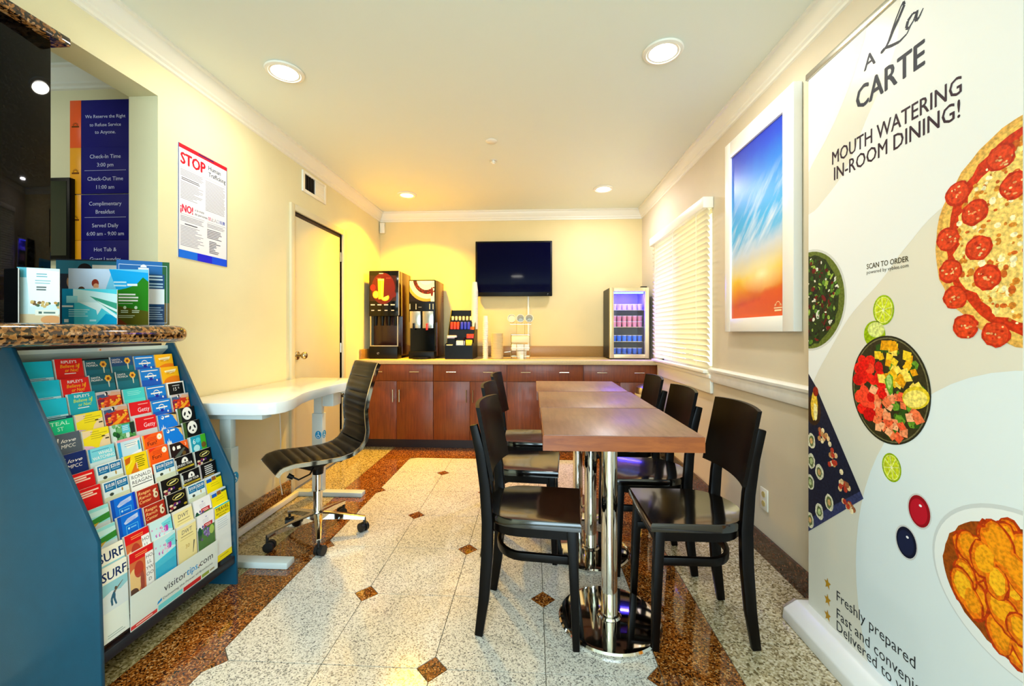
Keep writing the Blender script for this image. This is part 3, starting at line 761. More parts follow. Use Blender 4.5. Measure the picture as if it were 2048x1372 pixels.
# ================================================================== BLINDS, PICTURE, OUTLET (right wall)
m, N, L, b = newmat('blind_slat'); out_ = N['Material Output']
b.inputs['Base Color'].default_value = C(246,244,232); b.inputs['Roughness'].default_value = .45
tl = N.new('ShaderNodeBsdfTranslucent'); tl.inputs[0].default_value = C(252,250,238); mx = N.new('ShaderNodeMixShader'); mx.inputs[0].default_value = .40
L.new(b.outputs[0], mx.inputs[1]); L.new(tl.outputs[0], mx.inputs[2]); L.new(mx.outputs[0], out_.inputs[0]); M['slat'] = m
t = thing('window_blind', 'white horizontal slat blind covering the window in the right wall', 'blind', (XR-.04, 3.65, .95))
bx = XR - .034
MB().box(XR-.075, WY0-.03, 2.105, XR-.002, WY1+.002, 2.185).build('valance', M['white'], t, bevel=.006)
ns = 28; ta = R(-58)
sl = None
for k in range(ns):
    z = 2.09 - .0405*k
    if sl is None:
        pr_ = []
        for i in range(7):
            q = -.024 + .048*i/6; pr_.append((q, .0035*(1-(q/.024)**2)))
        pr_ = pr_ + [(q, h-.0022) for q, h in pr_[::-1]]
        pr_ = [(q*math.cos(ta) - h*math.sin(ta), q*math.sin(ta) + h*math.cos(ta)) for q, h in pr_]
        sl = MB().prism(pr_, 'y', WY0-.022, WY1-.012).build('slat', M['slat'], t, smooth=True, ang=50)
        sl.location = (bx, 0, z); SL0 = sl
    else:
        o = SL0.copy(); COL.objects.link(o); o.location = (bx, 0, z)
for y in (WY0+.14, (WY0+WY1)/2, WY1-.14):
    c_ = MB()
    for xx in (bx-.024, bx+.024): c_.box(xx-.0012, y-.0012, .985, xx+.0012, y+.0012, 2.11)
    c_.build('ladder_cord', M['white'], t)
MB().box(bx-.024, WY0+.012, .935, bx+.024, WY1-.012, .957).build('bottom_rail', M['white'], t, bevel=.004)

t = thing('framed_picture', 'tall white framed sunset sky picture on the right wall', 'picture', (XR, 2.35, 1.23))
a, b_, z0, z1 = 2.008, 2.705, 1.232, 2.415; fx = XR - .042
F = MB(); mw, mh = .088, .10
F.box(fx, a, z0, XR-.001, a+mw, z1).box(fx, b_-mw+.02, z0, XR-.001, b_, z1).box(fx, a+mw, z0, XR-.001, b_-mw+.02, z0+mh-.02).box(fx, a+mw, z1-mh, XR-.001, b_-mw+.02, z1)
F.build('picture_frame', mat('white_frame', C(246,245,240), .3), t, bevel=.003)
m, N, L, b = newmat('sunset_picture'); b.inputs['Roughness'].default_value = .35; b.inputs['Coat Weight'].default_value = .1
tc = N.new('ShaderNodeTexCoord'); sx = N.new('ShaderNodeSeparateXYZ'); L.new(tc.outputs['Generated'], sx.inputs[0])   # generated: y 0..1 across, z 0..1 up
def math_(op, a, b2=None, clamp=False, c3=None):
    n = N.new('ShaderNodeMath'); n.operation = op; n.use_clamp = clamp
    for i, q in enumerate((a, b2, c3)):
        if q is None: continue
        if isinstance(q, (int, float)): n.inputs[i].default_value = q
        else: L.new(q, n.inputs[i])
    return n.outputs[0]
U = math_('SUBTRACT', 1.0, sx.outputs['Y']); V = sx.outputs['Z']
diag = math_('ADD', V, math_('MULTIPLY', U, -.03))          # the sky deepens towards the upper left
r0 = ramp(N, [(0, C(206,90,30)), (.07, C(210,66,12)), (.12, C(232,120,0)), (.17, C(244,160,0)), (.22, C(246,200,40)), (.27, C(232,214,160)), (.36, C(206,214,222)), (.44, C(90,180,232)), (.54, C(0,166,232)), (.72, C(0,136,226)), (.90, C(0,70,206)), (1, C(0,36,190))])
mpv = N.new('ShaderNodeCombineXYZ'); L.new(math_('ADD', math_('MULTIPLY', U, 1.1), math_('MULTIPLY', V, 1.3)), mpv.inputs[0]); L.new(math_('ADD', math_('MULTIPLY', U, -5.0), math_('MULTIPLY', V, 9.5)), mpv.inputs[1])
nz = N.new('ShaderNodeTexNoise'); nz.inputs['Scale'].default_value = 1.5; nz.inputs['Detail'].default_value = 6; nz.inputs['Roughness'].default_value = .55; L.new(mpv.outputs[0], nz.inputs['Vector'])
n2 = N.new('ShaderNodeTexNoise'); n2.inputs['Scale'].default_value = 5; n2.inputs['Detail'].default_value = 4; L.new(tc.outputs['Generated'], n2.inputs['Vector'])
L.new(math_('ADD', diag, math_('MULTIPLY', math_('SUBTRACT', n2.outputs['Fac'], .5), .07)), r0.inputs[0])
band = ramp(N, [(0, (0,0,0,1)), (.30, (0,0,0,1)), (.38, (1,1,1,1)), (.52, (1,1,1,1)), (.72, (0,0,0,1))]); L.new(math_('ADD', V, math_('MULTIPLY', U, -.10)), band.inputs[0])
cl = ramp(N, [(.44, (0,0,0,1)), (.66, (1,1,1,1))]); L.new(nz.outputs['Fac'], cl.inputs[0])
cm = math_('MULTIPLY', band.outputs[0], cl.outputs[0], True)
mixc = N.new('ShaderNodeMix'); mixc.data_type = 'RGBA'; L.new(cm, mixc.inputs[0]); L.new(r0.outputs[0], mixc.inputs[6]); mixc.inputs[7].default_value = C(206,222,244)
# bright sun glow printed at the horizon
du = math_('SUBTRACT', U, .62); dv_ = math_('SUBTRACT', V, .235)
ds = math_('SQRT', math_('ADD', math_('MULTIPLY', math_('MULTIPLY', du, du), .12), math_('MULTIPLY', math_('MULTIPLY', dv_, dv_), 2.2)))
gl = ramp(N, [(0, (.95,.95,.95,1)), (.05, (.45,.45,.45,1)), (.16, (0,0,0,1))]); L.new(ds, gl.inputs[0])
mix2 = N.new('ShaderNodeMix'); mix2.data_type = 'RGBA'; L.new(gl.outputs[0], mix2.inputs[0]); L.new(mixc.outputs[2], mix2.inputs[6]); mix2.inputs[7].default_value = C(255,250,200)
# dark orange cloud bank along the bottom
bk = math_('SUBTRACT', math_('ADD', math_('MULTIPLY', U, .10), math_('MULTIPLY', n2.outputs['Fac'], .10)), math_('SUBTRACT', V, .02))
bkr = ramp(N, [(0, (0,0,0,1)), (.03, (1,1,1,1))]); L.new(bk, bkr.inputs[0])
mix3 = N.new('ShaderNodeMix'); mix3.data_type = 'RGBA'; L.new(math_('MULTIPLY', bkr.outputs[0], .85), mix3.inputs[0]); L.new(mix2.outputs[2], mix3.inputs[6]); mix3.inputs[7].default_value = C(232,84,22)
L.new(mix3.outputs[2], b.inputs['Base Color'])
pa, pb, pz0, pz1 = a+mw, b_-mw+.02, z0+mh-.02, z1-mh
MB().box(XR-.03, pa, pz0, XR-.010, pb, pz1).build('picture_print', m, t)
P = Print((XR-.03, pb, pz0), (0,-1,0), (0,0,1)); wc = C(250,220,170)
uu = (pb-pa) - .055
P.stroke([(uu+.018*math.cos(q), .055+.018*math.sin(q)) for q in [PI*i/12 for i in range(13)]], .0035, wc, 1); P.rect(uu-.035, .038, uu+.035, .044, wc, 1); P.rect(uu-.030, .024, uu+.030, .033, wc, 1)
P.stroke([(uu-.03,.05),(uu-.024,.062),(uu-.018,.05)], .003, wc, 1); P.stroke([(uu+.03,.05),(uu+.024,.062),(uu+.018,.05)], .003, wc, 1)
P.build('print_emblem', M['matte'], t)
t = thing('power_outlet', 'ivory duplex power outlet low on the right wall beside the banner', 'outlet', (XR, 2.325, .26))
MB().box(XR-.006, 2.29, .255, XR, 2.362, .372).build('cover_plate', M['white'], t, bevel=.002)
for z in (.285, .335):
    MB().cyl((XR-.006, 2.326, z+.004), (XR-.009, 2.326, z+.004), .016, n=16).build('socket', mat('ivory_socket', C(200,178,110), .4), t)

# ================================================================== CEILING
for (x, y, c, e), lab in zip(LAMPS, ('recessed ceiling light on the left, nearest the reception', 'recessed ceiling light on the right, nearest the banner', 'glowing amber recessed ceiling light in the back left corner', 'recessed ceiling light at the back right near the window')):
    t = thing('recessed_light', lab, 'ceiling light', (x, y, ZC), 'recessed ceiling lights')
    MB().lathe([(.078,-.001),(.098,-.001),(.100,-.005),(.096,-.011),(.082,-.014),(.078,-.010)], (x, y, ZC), 40).build('trim_ring', M['white'], t, smooth=True)
    MB().lathe([(0,-.016),(.05,-.0135),(.078,-.008),(.078,-.003),(0,-.003)], (x, y, ZC), 32).build('lens', M['lens_y'] if c[2] == 0 else M['lens'], t, smooth=True)
t = thing('sprinkler_head', 'white fire sprinkler cover in the middle of the ceiling', 'sprinkler', (-.31, 3.07, ZC))
MB().lathe([(0,-.008),(.036,-.008),(.044,-.003),(.044,-.0005),(0,-.0005)], (-.31, 3.07, ZC), 28).build('cover_plate', M['white'], t, smooth=True)
t = thing('sprinkler_head', 'small white sprinkler stub hanging from the ceiling, nearer the back wall', 'sprinkler', (-.33, 3.42, ZC))
MB().lathe([(0,-.03),(.010,-.03),(.012,-.022),(.022,-.020),(.022,-.016),(.008,-.014),(.012,-.004),(.03,-.003),(.03,-.0005),(0,-.0005)], (-.33, 3.42, ZC), 20).build('nozzle', M['white'], t, smooth=True)

# ================================================================== TV
t = thing('wall_television', 'black flat television hung on the back wall above the cups', 'television', (-.22, YB, 1.65))
tv0, tv1, tz0, tz1, ty = -.672, .222, 1.648, 2.288, 4.78
MB().box(tv0, ty, tz0, tv1, ty+.05, tz1).build('housing', M['black'], t, bevel=.006)
MB().box(tv0+.02, ty-.002, tz0+.045, tv1-.02, ty-.0005, tz1-.02).build('screen', M['screen'], t)
MB().box(-.42, ty+.05, 1.80, -.02, YB, 2.15).build('wall_mount', M['black'], t)
P = Print((tv1-.06, ty, tz0+.012), (1,0,0), (0,0,1)); P.rect(0, .0, .014, .003, C(120,120,130), 0); P.rect(.008, .010, .012, .016, C(230,230,240), 0); P.build('status_marks', M['matte'], t)
tag(MB().box(-.065, YB-.016, CT+.13, -.045, YB, 1.90).build('cable_cover', M['white'], org=(-.055, YB-.01, CT+.13), bevel=.002), 'narrow white cable cover running down the wall below the television', 'cable cover')

# ================================================================== THINGS ON THE BACK COUNTER
# juice dispenser
jx0, jx1, jy0, jy1 = -1.775, -1.445, 4.37, 4.80
t = thing('juice_dispenser', 'tall black juice dispenser with lit orange juice picture on its door', 'dispenser', ((jx0+jx1)/2, jy0, CT))
MB().box(jx0, jy0+.13, CT+.03, jx1, jy1, 1.893).build('cabinet_body', mat('maroon_black_shell', C(46,14,12), .25), t, bevel=.006)
MB().box(jx0, jy0, 1.40, jx1, jy0+.129, 1.893).build('front_door', M['blacks'], t, bevel=.008)
MB().box(jx0+.01, jy0-.02, CT, jx1-.01, jy0+.13, 1.075).build('drip_base', M['black'], t, bevel=.008)
for k in range(4):
    x = jx0+.055+.073*k
    MB().cyl((x, jy0+.06, 1.30), (x, jy0+.06, 1.40), .016, .022, 12).build('spout', M['black'], t, smooth=True)
sb_ = MB()
for x in (jx0+.022, jx1-.012): sb_.box(x-.006, jy0-.004, 1.075, x+.006, jy0+.006, 1.40)
sb_.box(jx0+.028, jy0-.004, 1.075, jx1-.018, jy0+.006, 1.085)
sb_.build('steel_trim', M['steel'], t)
MB().box(jx1-.004, jy0-.004, 1.41, jx1+.004, jy0+.012, 1.885).build('door_edge', M['steel'], t)
W_ = jx1-jx0
P = Print((jx0, jy0, 1.40), (1,0,0), (0,0,1), clip=(.012,.01,W_-.022,.485)); jo = C(236,186,40)
P.rect(.014, .165, W_-.03, .44, C(40,4,4), 0); P.disc(W_*.48, .30, .13, .17, C(92,6,4), 1)
P.disc(.045, .31, .028, .034, C(226,20,20), 2); P.disc(.265, .235, .035, .034, C(90,10,8), 2)
P.poly([(.105,.185),(.160,.185),(.168,.405),(.098,.405)], jo, 3); P.rect(.101, .385, .165, .405, C(250,220,120), 4); P.rect(.138, .20, .150, .38, C(250,206,80), 4)
P.disc(.078, .235, .036, .042, C(232,160,20), 5); P.disc(.078, .235, .029, .034, C(250,206,70), 6)
P.disc(.178, .205, .046, .040, C(240,176,30), 5, a0=R(200), a1=R(395)); P.disc(.178, .205, .036, .030, C(250,214,90), 6, a0=R(200), a1=R(395))
P.rect(W_*.34, .458, W_*.48, .467, C(170,170,170), 3)
for q in (.085, .19): P.rect(q, .408, q+.05, .415, C(150,60,50), 3)
for k in range(4):
    u = .045+.073*k; P.rect(u-.024, .118, u+.022, .130, C(190,190,190), 3); P.rect(u-.018, .058, u+.014, .069, C(170,170,170), 3)
P.build('front_print', printmat('backlit_juice_print', .25, emit=.12), t)
P = Print((jx0+.11, jy0-.02, 1.0), (1,0,0), (0,0,1)); P.stroke([(.012*math.cos(q), .010*math.sin(q)) for q in [R(20*i) for i in range(16)]], .003, C(150,150,150)); P.stroke([(-.008,-.004),(.01,.008)], .004, C(150,150,150)); P.build('badge', M['matte'], t)
# coffee machine
cx0, cx1, cy0, cy1 = -1.345, -1.055, 4.40, 4.82
t = thing('coffee_machine', 'black coffee machine with cup and beans picture and two steel panels', 'coffee machine', ((cx0+cx1)/2, cy0, CT))
MB().box(cx0, cy0+.10, CT+.02, cx1, cy1, 1.80).build('machine_body', mat('brown_black_shell', C(96,44,16), .3), t, bevel=.006)
MB().box(cx0, cy0, 1.335, cx1, cy0+.099, 1.795).build('front_panel', M['black'], t, bevel=.008)
for q, nm_ in ((cx0+.012, 'a'), (cx0+.152, 'b')):
    MB().box(q, cy0-.006, 1.27, q+.118, cy0+.004, 1.455).build('steel_panel', M['steel'], t, bevel=.003)
MB().box(cx0+.05, cy0-.032, 1.255, cx0+.068, cy0-.006, 1.325).build('tap_lever', M['black'], t, bevel=.003)
MB().box(cx0+.195, cy0-.032, 1.25, cx0+.215, cy0-.006, 1.32).build('tap_lever', mat('red_lever', C(220,40,24), .3), t, bevel=.003)
MB().box(cx0+.005, cy0-.03, CT, cx1-.005, cy0+.10, 1.02).build('drip_tray', M['black'], t, bevel=.008)
MB().lathe([(0,0),(.10,0),(.105,.01),(.10,.022),(0,.022)], ((cx0+cx1)/2, cy0-.02, CT), 28).build('tray_foot', M['black'], t, smooth=True)
MB().box(cx0+.01, cy0+.02, 1.02, cx1-.01, cy0+.10, 1.335).build('rear_splash', M['blacks'], t)
W_ = cx1-cx0
P = Print((cx0, cy0, 1.335), (1,0,0), (0,0,1), clip=(.008,.225,W_-.010,.448))
P.rect(.0, .225, W_, .46, C(20,10,8), 0); P.disc(.19, .46, .215, .235, C(200,150,60), 1, 40); P.disc(.20, .47, .20, .215, C(240,226,200), 2, 40)
P.disc(.20, .475, .155, .17, C(74,26,14), 3, 36); P.disc(.19, .475, .105, .125, C(206,210,214), 5, 36); P.disc(.19, .495, .085, .09, C(232,234,236), 6, 30)
random.seed(3)
for i in range(30):
    a_ = R(random.uniform(190, 350)); r_ = random.uniform(.115,.15); P.disc(.20+r_*math.cos(a_), .475+r_*1.1*math.sin(a_), .011, .008, C(random.randint(90,140),random.randint(30,50),20), 4, 10, random.random()*3)
P.rect(W_-.05, .225, W_, .46, C(236,232,222), 3); P.disc(W_-.037, .33, .014, .05, C(100,30,20), 6)
P.build('front_print', M['print'], t)
P = Print((cx0, cy0, 1.335), (1,0,0), (0,0,1))
for u in (.008, .075, .225, .262): P.rect(u, .14, u+.008, .20, C(190,190,180), 0)
P.rect(.105, .16, .14, .168, C(120,120,120), 0); P.build('control_marks', M['matte'], t)
P = Print((cx1, cy0+.12, 1.55), (0,1,0), (0,0,1)); [P.rect(.235, .03 + .028*i, .262, .048 + .028*i, C(130,40,20), 1) for i in range(5)]; P.build('side_lettering', M['matte'], t)
# condiment organizer: stepped black tray
ox0, ox1 = -.935, -.640
t = thing('condiment_organizer', 'black tiered condiment organizer holding packets and creamers', 'organizer', ((ox0+ox1)/2, 4.35, CT))
side = [(4.33, CT), (4.72, CT), (4.72, 1.48), (4.66, 1.48), (4.42, 1.115), (4.33, 1.10)]
for x in (ox0, ox1-.008): MB().prism(side, 'x', x, x+.008).build('side_panel', M['black'], t)
steps = [(4.34, 1.085), (4.42, 1.16), (4.50, 1.26), (4.58, 1.36)]
sp_ = MB().box(ox0+.008, 4.332, CT, ox1-.008, 4.345, 1.085)
for (y, z), (y2, z2) in zip(steps, steps[1:] + [(4.70, 1.46)]):
    sp_.box(ox0+.008, y, z-.012, ox1-.008, y2, z-.004); sp_.box(ox0+.008, y2-.008, z-.004, ox1-.008, y2, z2-.012)
sp_.build('stepped_tray', M['black'], t)
MB().box(ox0+.008, 4.70, CT, ox1-.008, 4.715, 1.478).build('back_panel', M['black'], t)
for k in (1, 2): MB().box(ox0+.008+.093*k, 4.345, 1.09, ox0+.012+.093*k, 4.50, 1.17).build('divider', M['black'], t)
ORD = {2: ['left', 'right'], 3: ['left', 'middle', 'right'], 6: ['leftmost', 'second from left', 'third from left', 'third from right', 'second from right', 'rightmost']}
def packet(name, cat, lab, grp, x, y, z, w_, d_, h_, col, n, dx, lean=0):
    mm = mat(name+'_mat', col, .45)
    o0 = None
    for k in range(n):
        if o0 is None:
            o0 = MB().box(-w_/2, -d_/2, 0, w_/2, d_/2, h_).build(name, mm, org=(0,0,0), bevel=min(w_, d_, h_)*.25); o = o0
        else: o = o0.copy(); COL.objects.link(o)
        o.location = (x + dx*k, y, z); o.rotation_euler = (lean, 0, 0); tag(o, (ORD[n][k] + ' ' + lab) if n > 1 else lab, cat, grp)
packet('creamer_pod', 'creamer', 'white creamer pod in the top row of the organizer', 'white creamer pods in the top row', -.905, 4.615, 1.358, .028, .03, .05, C(226,214,170), 6, .041)
packet('red_packet', 'packet', 'red condiment packet standing in the organizer', 'red packets in the organizer', -.905, 4.54, 1.258, .03, .02, .085, C(214,50,20), 3, .036, -.2)
packet('blue_packet', 'packet', 'blue condiment packet standing in the organizer', 'blue packets in the organizer', -.79, 4.54, 1.258, .03, .02, .085, C(20,40,210), 3, .038, -.2)
packet('sugar_packet', 'packet', 'white and pink sugar packet lying in the left tray', 'white sugar packets in the left tray', -.915, 4.46, 1.158, .04, .05, .035, C(240,216,226), 3, .032)
packet('sweetener_packet', 'packet', 'white sweetener packet in the lower middle of the organizer', 'white packets in the lower middle', -.80, 4.375, 1.083, .05, .03, .055, C(244,238,240), 2, .045, -.25)
packet('stirrer_bundle', 'stirrers', 'bundle of pale wooden stirrers at the organizer front', 'stirrer bundle', -.893, 4.375, 1.083, .07, .03, .012, C(236,224,190), 1, 0)
packet('orange_packet', 'packet', 'orange tea packet in the right column of the organizer', 'orange tea packets on the right', -.702, 4.55, 1.20, .04, .02, .09, C(240,96,10), 2, .035, -.2)
packet('red_tea_packet', 'packet', 'red tea packet below the orange ones in the organizer', 'red tea packets on the right', -.702, 4.46, 1.158, .045, .02, .05, C(220,44,20), 2, .035, -.2)
packet('yellow_packet', 'packet', 'yellow sweetener packet at the organizer lower right', 'yellow packets at the lower right', -.705, 4.375, 1.083, .03, .02, .062, C(246,206,20), 3, .02, -.2)
# stacks of foam cups
def cup_prof(r0, r1, h): return [(0,0),(r0,0),(r0+.001,.004),(r1-.002,h-.006),(r1+.002,h-.004),(r1+.002,h),(r1-.002,h),(r0-.002,.006),(0,.006)]
def cup_stack(x, y, z, n, dz, r0, r1, h, name, cat, lab, grp, flip=True):
    o0 = None
    for k in range(n):
        if o0 is None:
            pr_ = cup_prof(r0, r1, h)
            if flip: pr_ = [(r, h - q) for r, q in pr_]
            o0 = MB().lathe(pr_, (0,0,0), 20).build(name, M['cup'], smooth=True, ang=35); o = o0
        else: o = o0.copy(); COL.objects.link(o)
        o.location = (x, y, z + dz*k); tag(o, lab, cat, grp)
cup_stack(-.655, 4.60, 1.262, 27, .0165, .026, .038, .10, 'foam_cup', 'cup', 'white foam cup in the tall upside down stack on the organizer', 'tall stack of foam cups on the organizer')
cup_stack(-.515, 4.45, CT, 21, .0195, .022, .029, .075, 'slim_foam_cup', 'cup', 'slim white cup in the narrow stack beside the organizer', 'narrow stack of slim cups')
o0 = None
for k in range(22):
    if o0 is None:
        o0 = MB().lathe([(0,0),(.052,0),(.066,.012),(.069,.0125),(.069,.015),(.064,.0145),(.05,.004),(0,.004)], (0,0,0), 28).build('paper_bowl', M['paper'], smooth=True, ang=40); o = o0
    else: o = o0.copy(); COL.objects.link(o)
    o.location = (-.388, 4.45, CT + .0125*k); tag(o, 'cream paper bowl in the short wide stack on the worktop', 'bowl', 'stack of cream paper bowls')
# wire rack with three tilted cups and a napkin box
t = thing('wire_rack', 'cream wire rack holding three tilted cups and napkins', 'rack', (-.135, 4.45, CT))
wr = MB(); wm = M['brass']; x0, x1, y0, y1 = -.235, -.035, 4.38, 4.52
for x in (x0, -.175, -.095, x1):
    for y in (y0, y1): wr.cyl((x, y, CT), (x, y, 1.10 if x in (-.175, -.095) else 1.21), .003, n=6)
for z in (CT+.03, 1.06, 1.20):
    wr.tube([(x0,y0,z),(x1,y0,z),(x1,y1,z),(x0,y1,z)], .003, n=6, closed=True)
wr.tube([(x0, 4.45, 1.02), (-.31, 4.45, 1.01)], .003, n=6)
for x in (-.18, -.09): wr.cyl((x, 4.50, 1.19), (x, 4.50, 1.33), .003, n=6)
wr.tube([(-.25, 4.50, 1.315), (-.02, 4.50, 1.315)], .003, n=6)
wr.build('wire_frame', wm, t, smooth=True)
for k, lab in enumerate(('left tilted cup on the wire rack, closed with white lids', 'middle tilted cup on the wire rack with open mouth', 'right tilted cup on the wire rack with spoons inside')):
    x = -.228 + .094*k
    pr_ = [(0,.0),(.026,0),(.028,.004),(.040,.115),(.044,.117),(.044,.121),(.040,.121),(.026,.010),(0,.010)]
    o = MB().lathe(pr_, (0,0,0), 24).build('foam_cup', M['cup'], smooth=True, ang=35)
    tag(o, lab, 'cup'); o.location = (x, 4.515, 1.352); o.rotation_euler = (R(78), 0, 0)
    if k == 0: MB().lathe([(0,.108),(.037,.108),(.037,.114),(0,.116)], (0,0,0), 20).build('lid', M['paper'], o, smooth=True)
    if k == 2:
        for s in (-1, 1): MB().box(-.004+.012*s, -.02, .02, .004+.012*s, -.016, .118).build('spoon', M['white'], o)
for k, z in enumerate((1.03, 1.115)):
    o = MB().box(-.23, 4.395, z, -.04, 4.505, z+.07).build('napkin_stack', M['paper'] if k else M['cup'], org=(-.135, 4.45, z), bevel=.008)
    tag(o, 'upper pack of cream napkins in the wire rack' if k else 'lower pack of white napkins in the wire rack', 'napkins')
o = MB().lathe([(0,0),(.048,0),(.052,.005),(.058,.085),(.055,.085),(.048,.01),(0,.01)], (-.125, 4.45, CT+.001), 24).build('foam_tub', M['cup'], org=(-.125, 4.45, CT+.001), smooth=True)
tag(o, 'white foam tub standing inside the foot of the wire rack', 'tub')
tag(MB().box(-.14, 4.36, CT+.0, -.10, 4.372, CT+.05).build('sugar_caddy', M['white'], org=(-.12, 4.366, CT), bevel=.002), 'tiny white card standing in front of the wire rack', 'card')

# small display fridge
fx0, fx1, fy0, fy1, fz0, fz1 = .812, 1.222, 4.40, 4.80, CT+.012, 1.700
t = thing('display_fridge', 'small glass door fridge with steel frame and blue lit shelves of cups', 'fridge', ((fx0+fx1)/2, fy0, CT))
sh = MB(); k = .025; side_m = mat('fridge_side', C(120,84,40), .3)
sh.box(fx0, fy0+.045, fz0, fx0+k, fy1, fz1).box(fx1-k, fy0+.045, fz0, fx1, fy1, fz1).box(fx0+k, fy0+.045, fz0, fx1-k, fy1, fz0+.04).box(fx0+k, fy0+.045, fz1-k, fx1-k, fy1, fz1).box(fx0+k, fy1-.02, fz0+.04, fx1-k, fy1, fz1-k)
sh.build('fridge_shell', M['black'], t)
ln = MB(); q = .0015
ln.box(fx0+k, fy0+.06, fz0+.04, fx0+k+q, fy1-.02, fz1-k).box(fx1-k-q, fy0+.06, fz0+.04, fx1-k, fy1-.02, fz1-k).box(fx0+k+q, fy1-.02-q, fz0+.04, fx1-k-q, fy1-.02, fz1-k).box(fx0+k+q, fy0+.06, fz1-k-q, fx1-k-q, fy1-.02-q, fz1-k)
ln.build('inner_liner', mat('fridge_liner', C(104,108,116), .4), t)
MB().box(fx0+.03, fy0+.05, CT, fx1-.03, fy1-.02, fz0-.0005).build('foot_rail', M['black'], t)
df = MB(); e = .042
df.box(fx0, fy0, fz0, fx0+e, fy0+.042, fz1).box(fx1-e, fy0, fz0, fx1, fy0+.042, fz1).box(fx0+e, fy0, fz0, fx1-e, fy0+.042, fz0+e).box(fx0+e, fy0, fz1-e, fx1-e, fy0+.042, fz1)
dof = df.build('door_frame', mat('pale_steel', C(206,190,142), .36, metal=.55), t, bevel=.003)
MB().box(fx0+e, fy0+.012, fz0+e, fx1-e, fy0+.016, fz1-e).build('door_pane', M['glass'], dof)
MB().box(fx1-.085, fy0+.005, fz1+.0005, fx1-.02, fy0+.04, fz1+.012).build('hinge_cap', M['black'], dof, bevel=.003)
MB().box(fx0+.04, fy0+.065, fz1-.058, fx1-.04, fy0+.10, fz1-.040).build('led_strip', mat('blue_led', C(60,60,255), .4, emit=26, ecol=(.02, .03, 1, 1)), t)
area('fridge_led', ((fx0+fx1)/2, fy0+.085, fz1-.064), (R(20), 0, 0), .34, 22.0, (.07, .04, 1.0), sy=.05)
zs = [fz0+.042, 1.130, 1.285, 1.468]
for z in zs[1:]:
    MB().box(fx0+k+.001, fy0+.08, z-.006, fx1-k-.001, fy1-.03, z).build('shelf', M['steel'], t)
rows_ = [(zs[0], 6, .0268, .066, C(70,120,226), 'blue lidded cup on the bottom shelf of the fridge', 'blue cups on the bottom fridge shelf', 1),
         (zs[1]+.0, 6, .0268, .066, C(60,130,236), 'blue lidded cup on the second lowest shelf of the fridge', 'blue cups on the second fridge shelf', 1),
         (zs[2], 6, .0265, .060, C(240,150,150), 'pink and white yogurt cup on the upper middle fridge shelf', 'pink cups on the upper middle fridge shelf', 2),
         (zs[3], 6, .028, .062, C(210,190,240), 'white cup on the top shelf of the fridge, under the blue light', 'white cups on the top fridge shelf', 1)]  # white cups coloured lavender: the purple fridge light is put into their colour
for z, n, r_, h_, col, lab, grp, lv_ in rows_:
    o0 = None; mm = mat('cup_'+grp[:4], col, .35)
    for q in range(lv_):
        for k2 in range(n):
            if o0 is None:
                o0 = MB().lathe([(0,0),(r_*.8,0),(r_*.82,.003),(r_*.95,h_*.9),(r_,h_*.91)], (0,0,0), 18).build('yogurt_cup', mm, smooth=True)
                MB().lathe([(r_*1.0,h_*.91),(r_*1.0+.0004,h_*.93),(r_*1.0,h_),(0,h_)], (0,0,0), 18).build('lid', M['cup'], o0, smooth=True); o = o0
            else: o = copy_tree(o0)
            o.location = (fx0 + .066 + .0555*k2, fy0+.125, z + q*(h_+.001)); tag(o, ORD[6][k2] + ' ' + (('upper ', 'lower ')[1-q] if lv_ == 2 else '') + lab, 'cup', grp)
# slim bin by the cabinets
t = thing('waste_bin', 'slim cream waste bin behind the window side chairs', 'bin', (1.105, 4.02, 0))
MB().lathe([(0,0),(.105,0),(.108,.01),(.118,.62),(.122,.625),(.122,.64),(0,.64)], (1.105, 4.02, 0), 32).build('bin_body', mat('cream_bin', C(226,212,168), .4), t, smooth=True)
MB().lathe([(.121,.64),(.123,.66),(.11,.70),(.06,.725),(0,.73)], (1.105, 4.02, .0005), 32).build('bin_lid', M['steel'], t, smooth=True)

# ================================================================== BROCHURE RACK
RY0, RY1 = 1.304, 1.945
t = thing('brochure_rack', 'blue black brochure display rack full of leaflets under the bar', 'rack', (-1.62, 1.62, 0))
prof = [(-1.835, 0), (-1.440, 0), (-1.456, .525), (-1.764, 1.178), (-1.80, 1.178), (-1.835, 1.10)]
for a, b_ in ((RY0, RY0+.014), (RY1-.014, RY1)):
    MB().prism(prof, 'y', a, b_).build('side_panel', M['rack'], t, bevel=.003)
MB().box(-1.833, RY0+.014, .10, -1.822, RY1-.014, 1.175).build('back_panel', M['rackd'], t)
MB().prism([(-1.822, 1.12), (-1.79, 1.15), (-1.79, 1.165), (-1.822, 1.165)], 'y', RY0+.014, RY1-.014).build('header_strip', mat('pale_header', C(206,228,226), .3), t)
P = Print((-1.7895, RY0+.30, 1.150), (0,1,0), (0,0,1)); P.rect(0, 0, .10, .014, C(236,236,232), 0); P.rect(.008, .003, .014, .010, C(240,150,60), 1); P.build('header_label', M['matte'], t)
lean = R(10); sl_, cl_ = math.sin(lean), math.cos(lean)
NR = 12
rowtop = [(-1.762 + .0272*k, 1.123 - .0642*k) for k in range(NR)]
rowtop[11] = (-1.4705, rowtop[11][1])
LEAN = [R(10)]*11 + [R(3)]
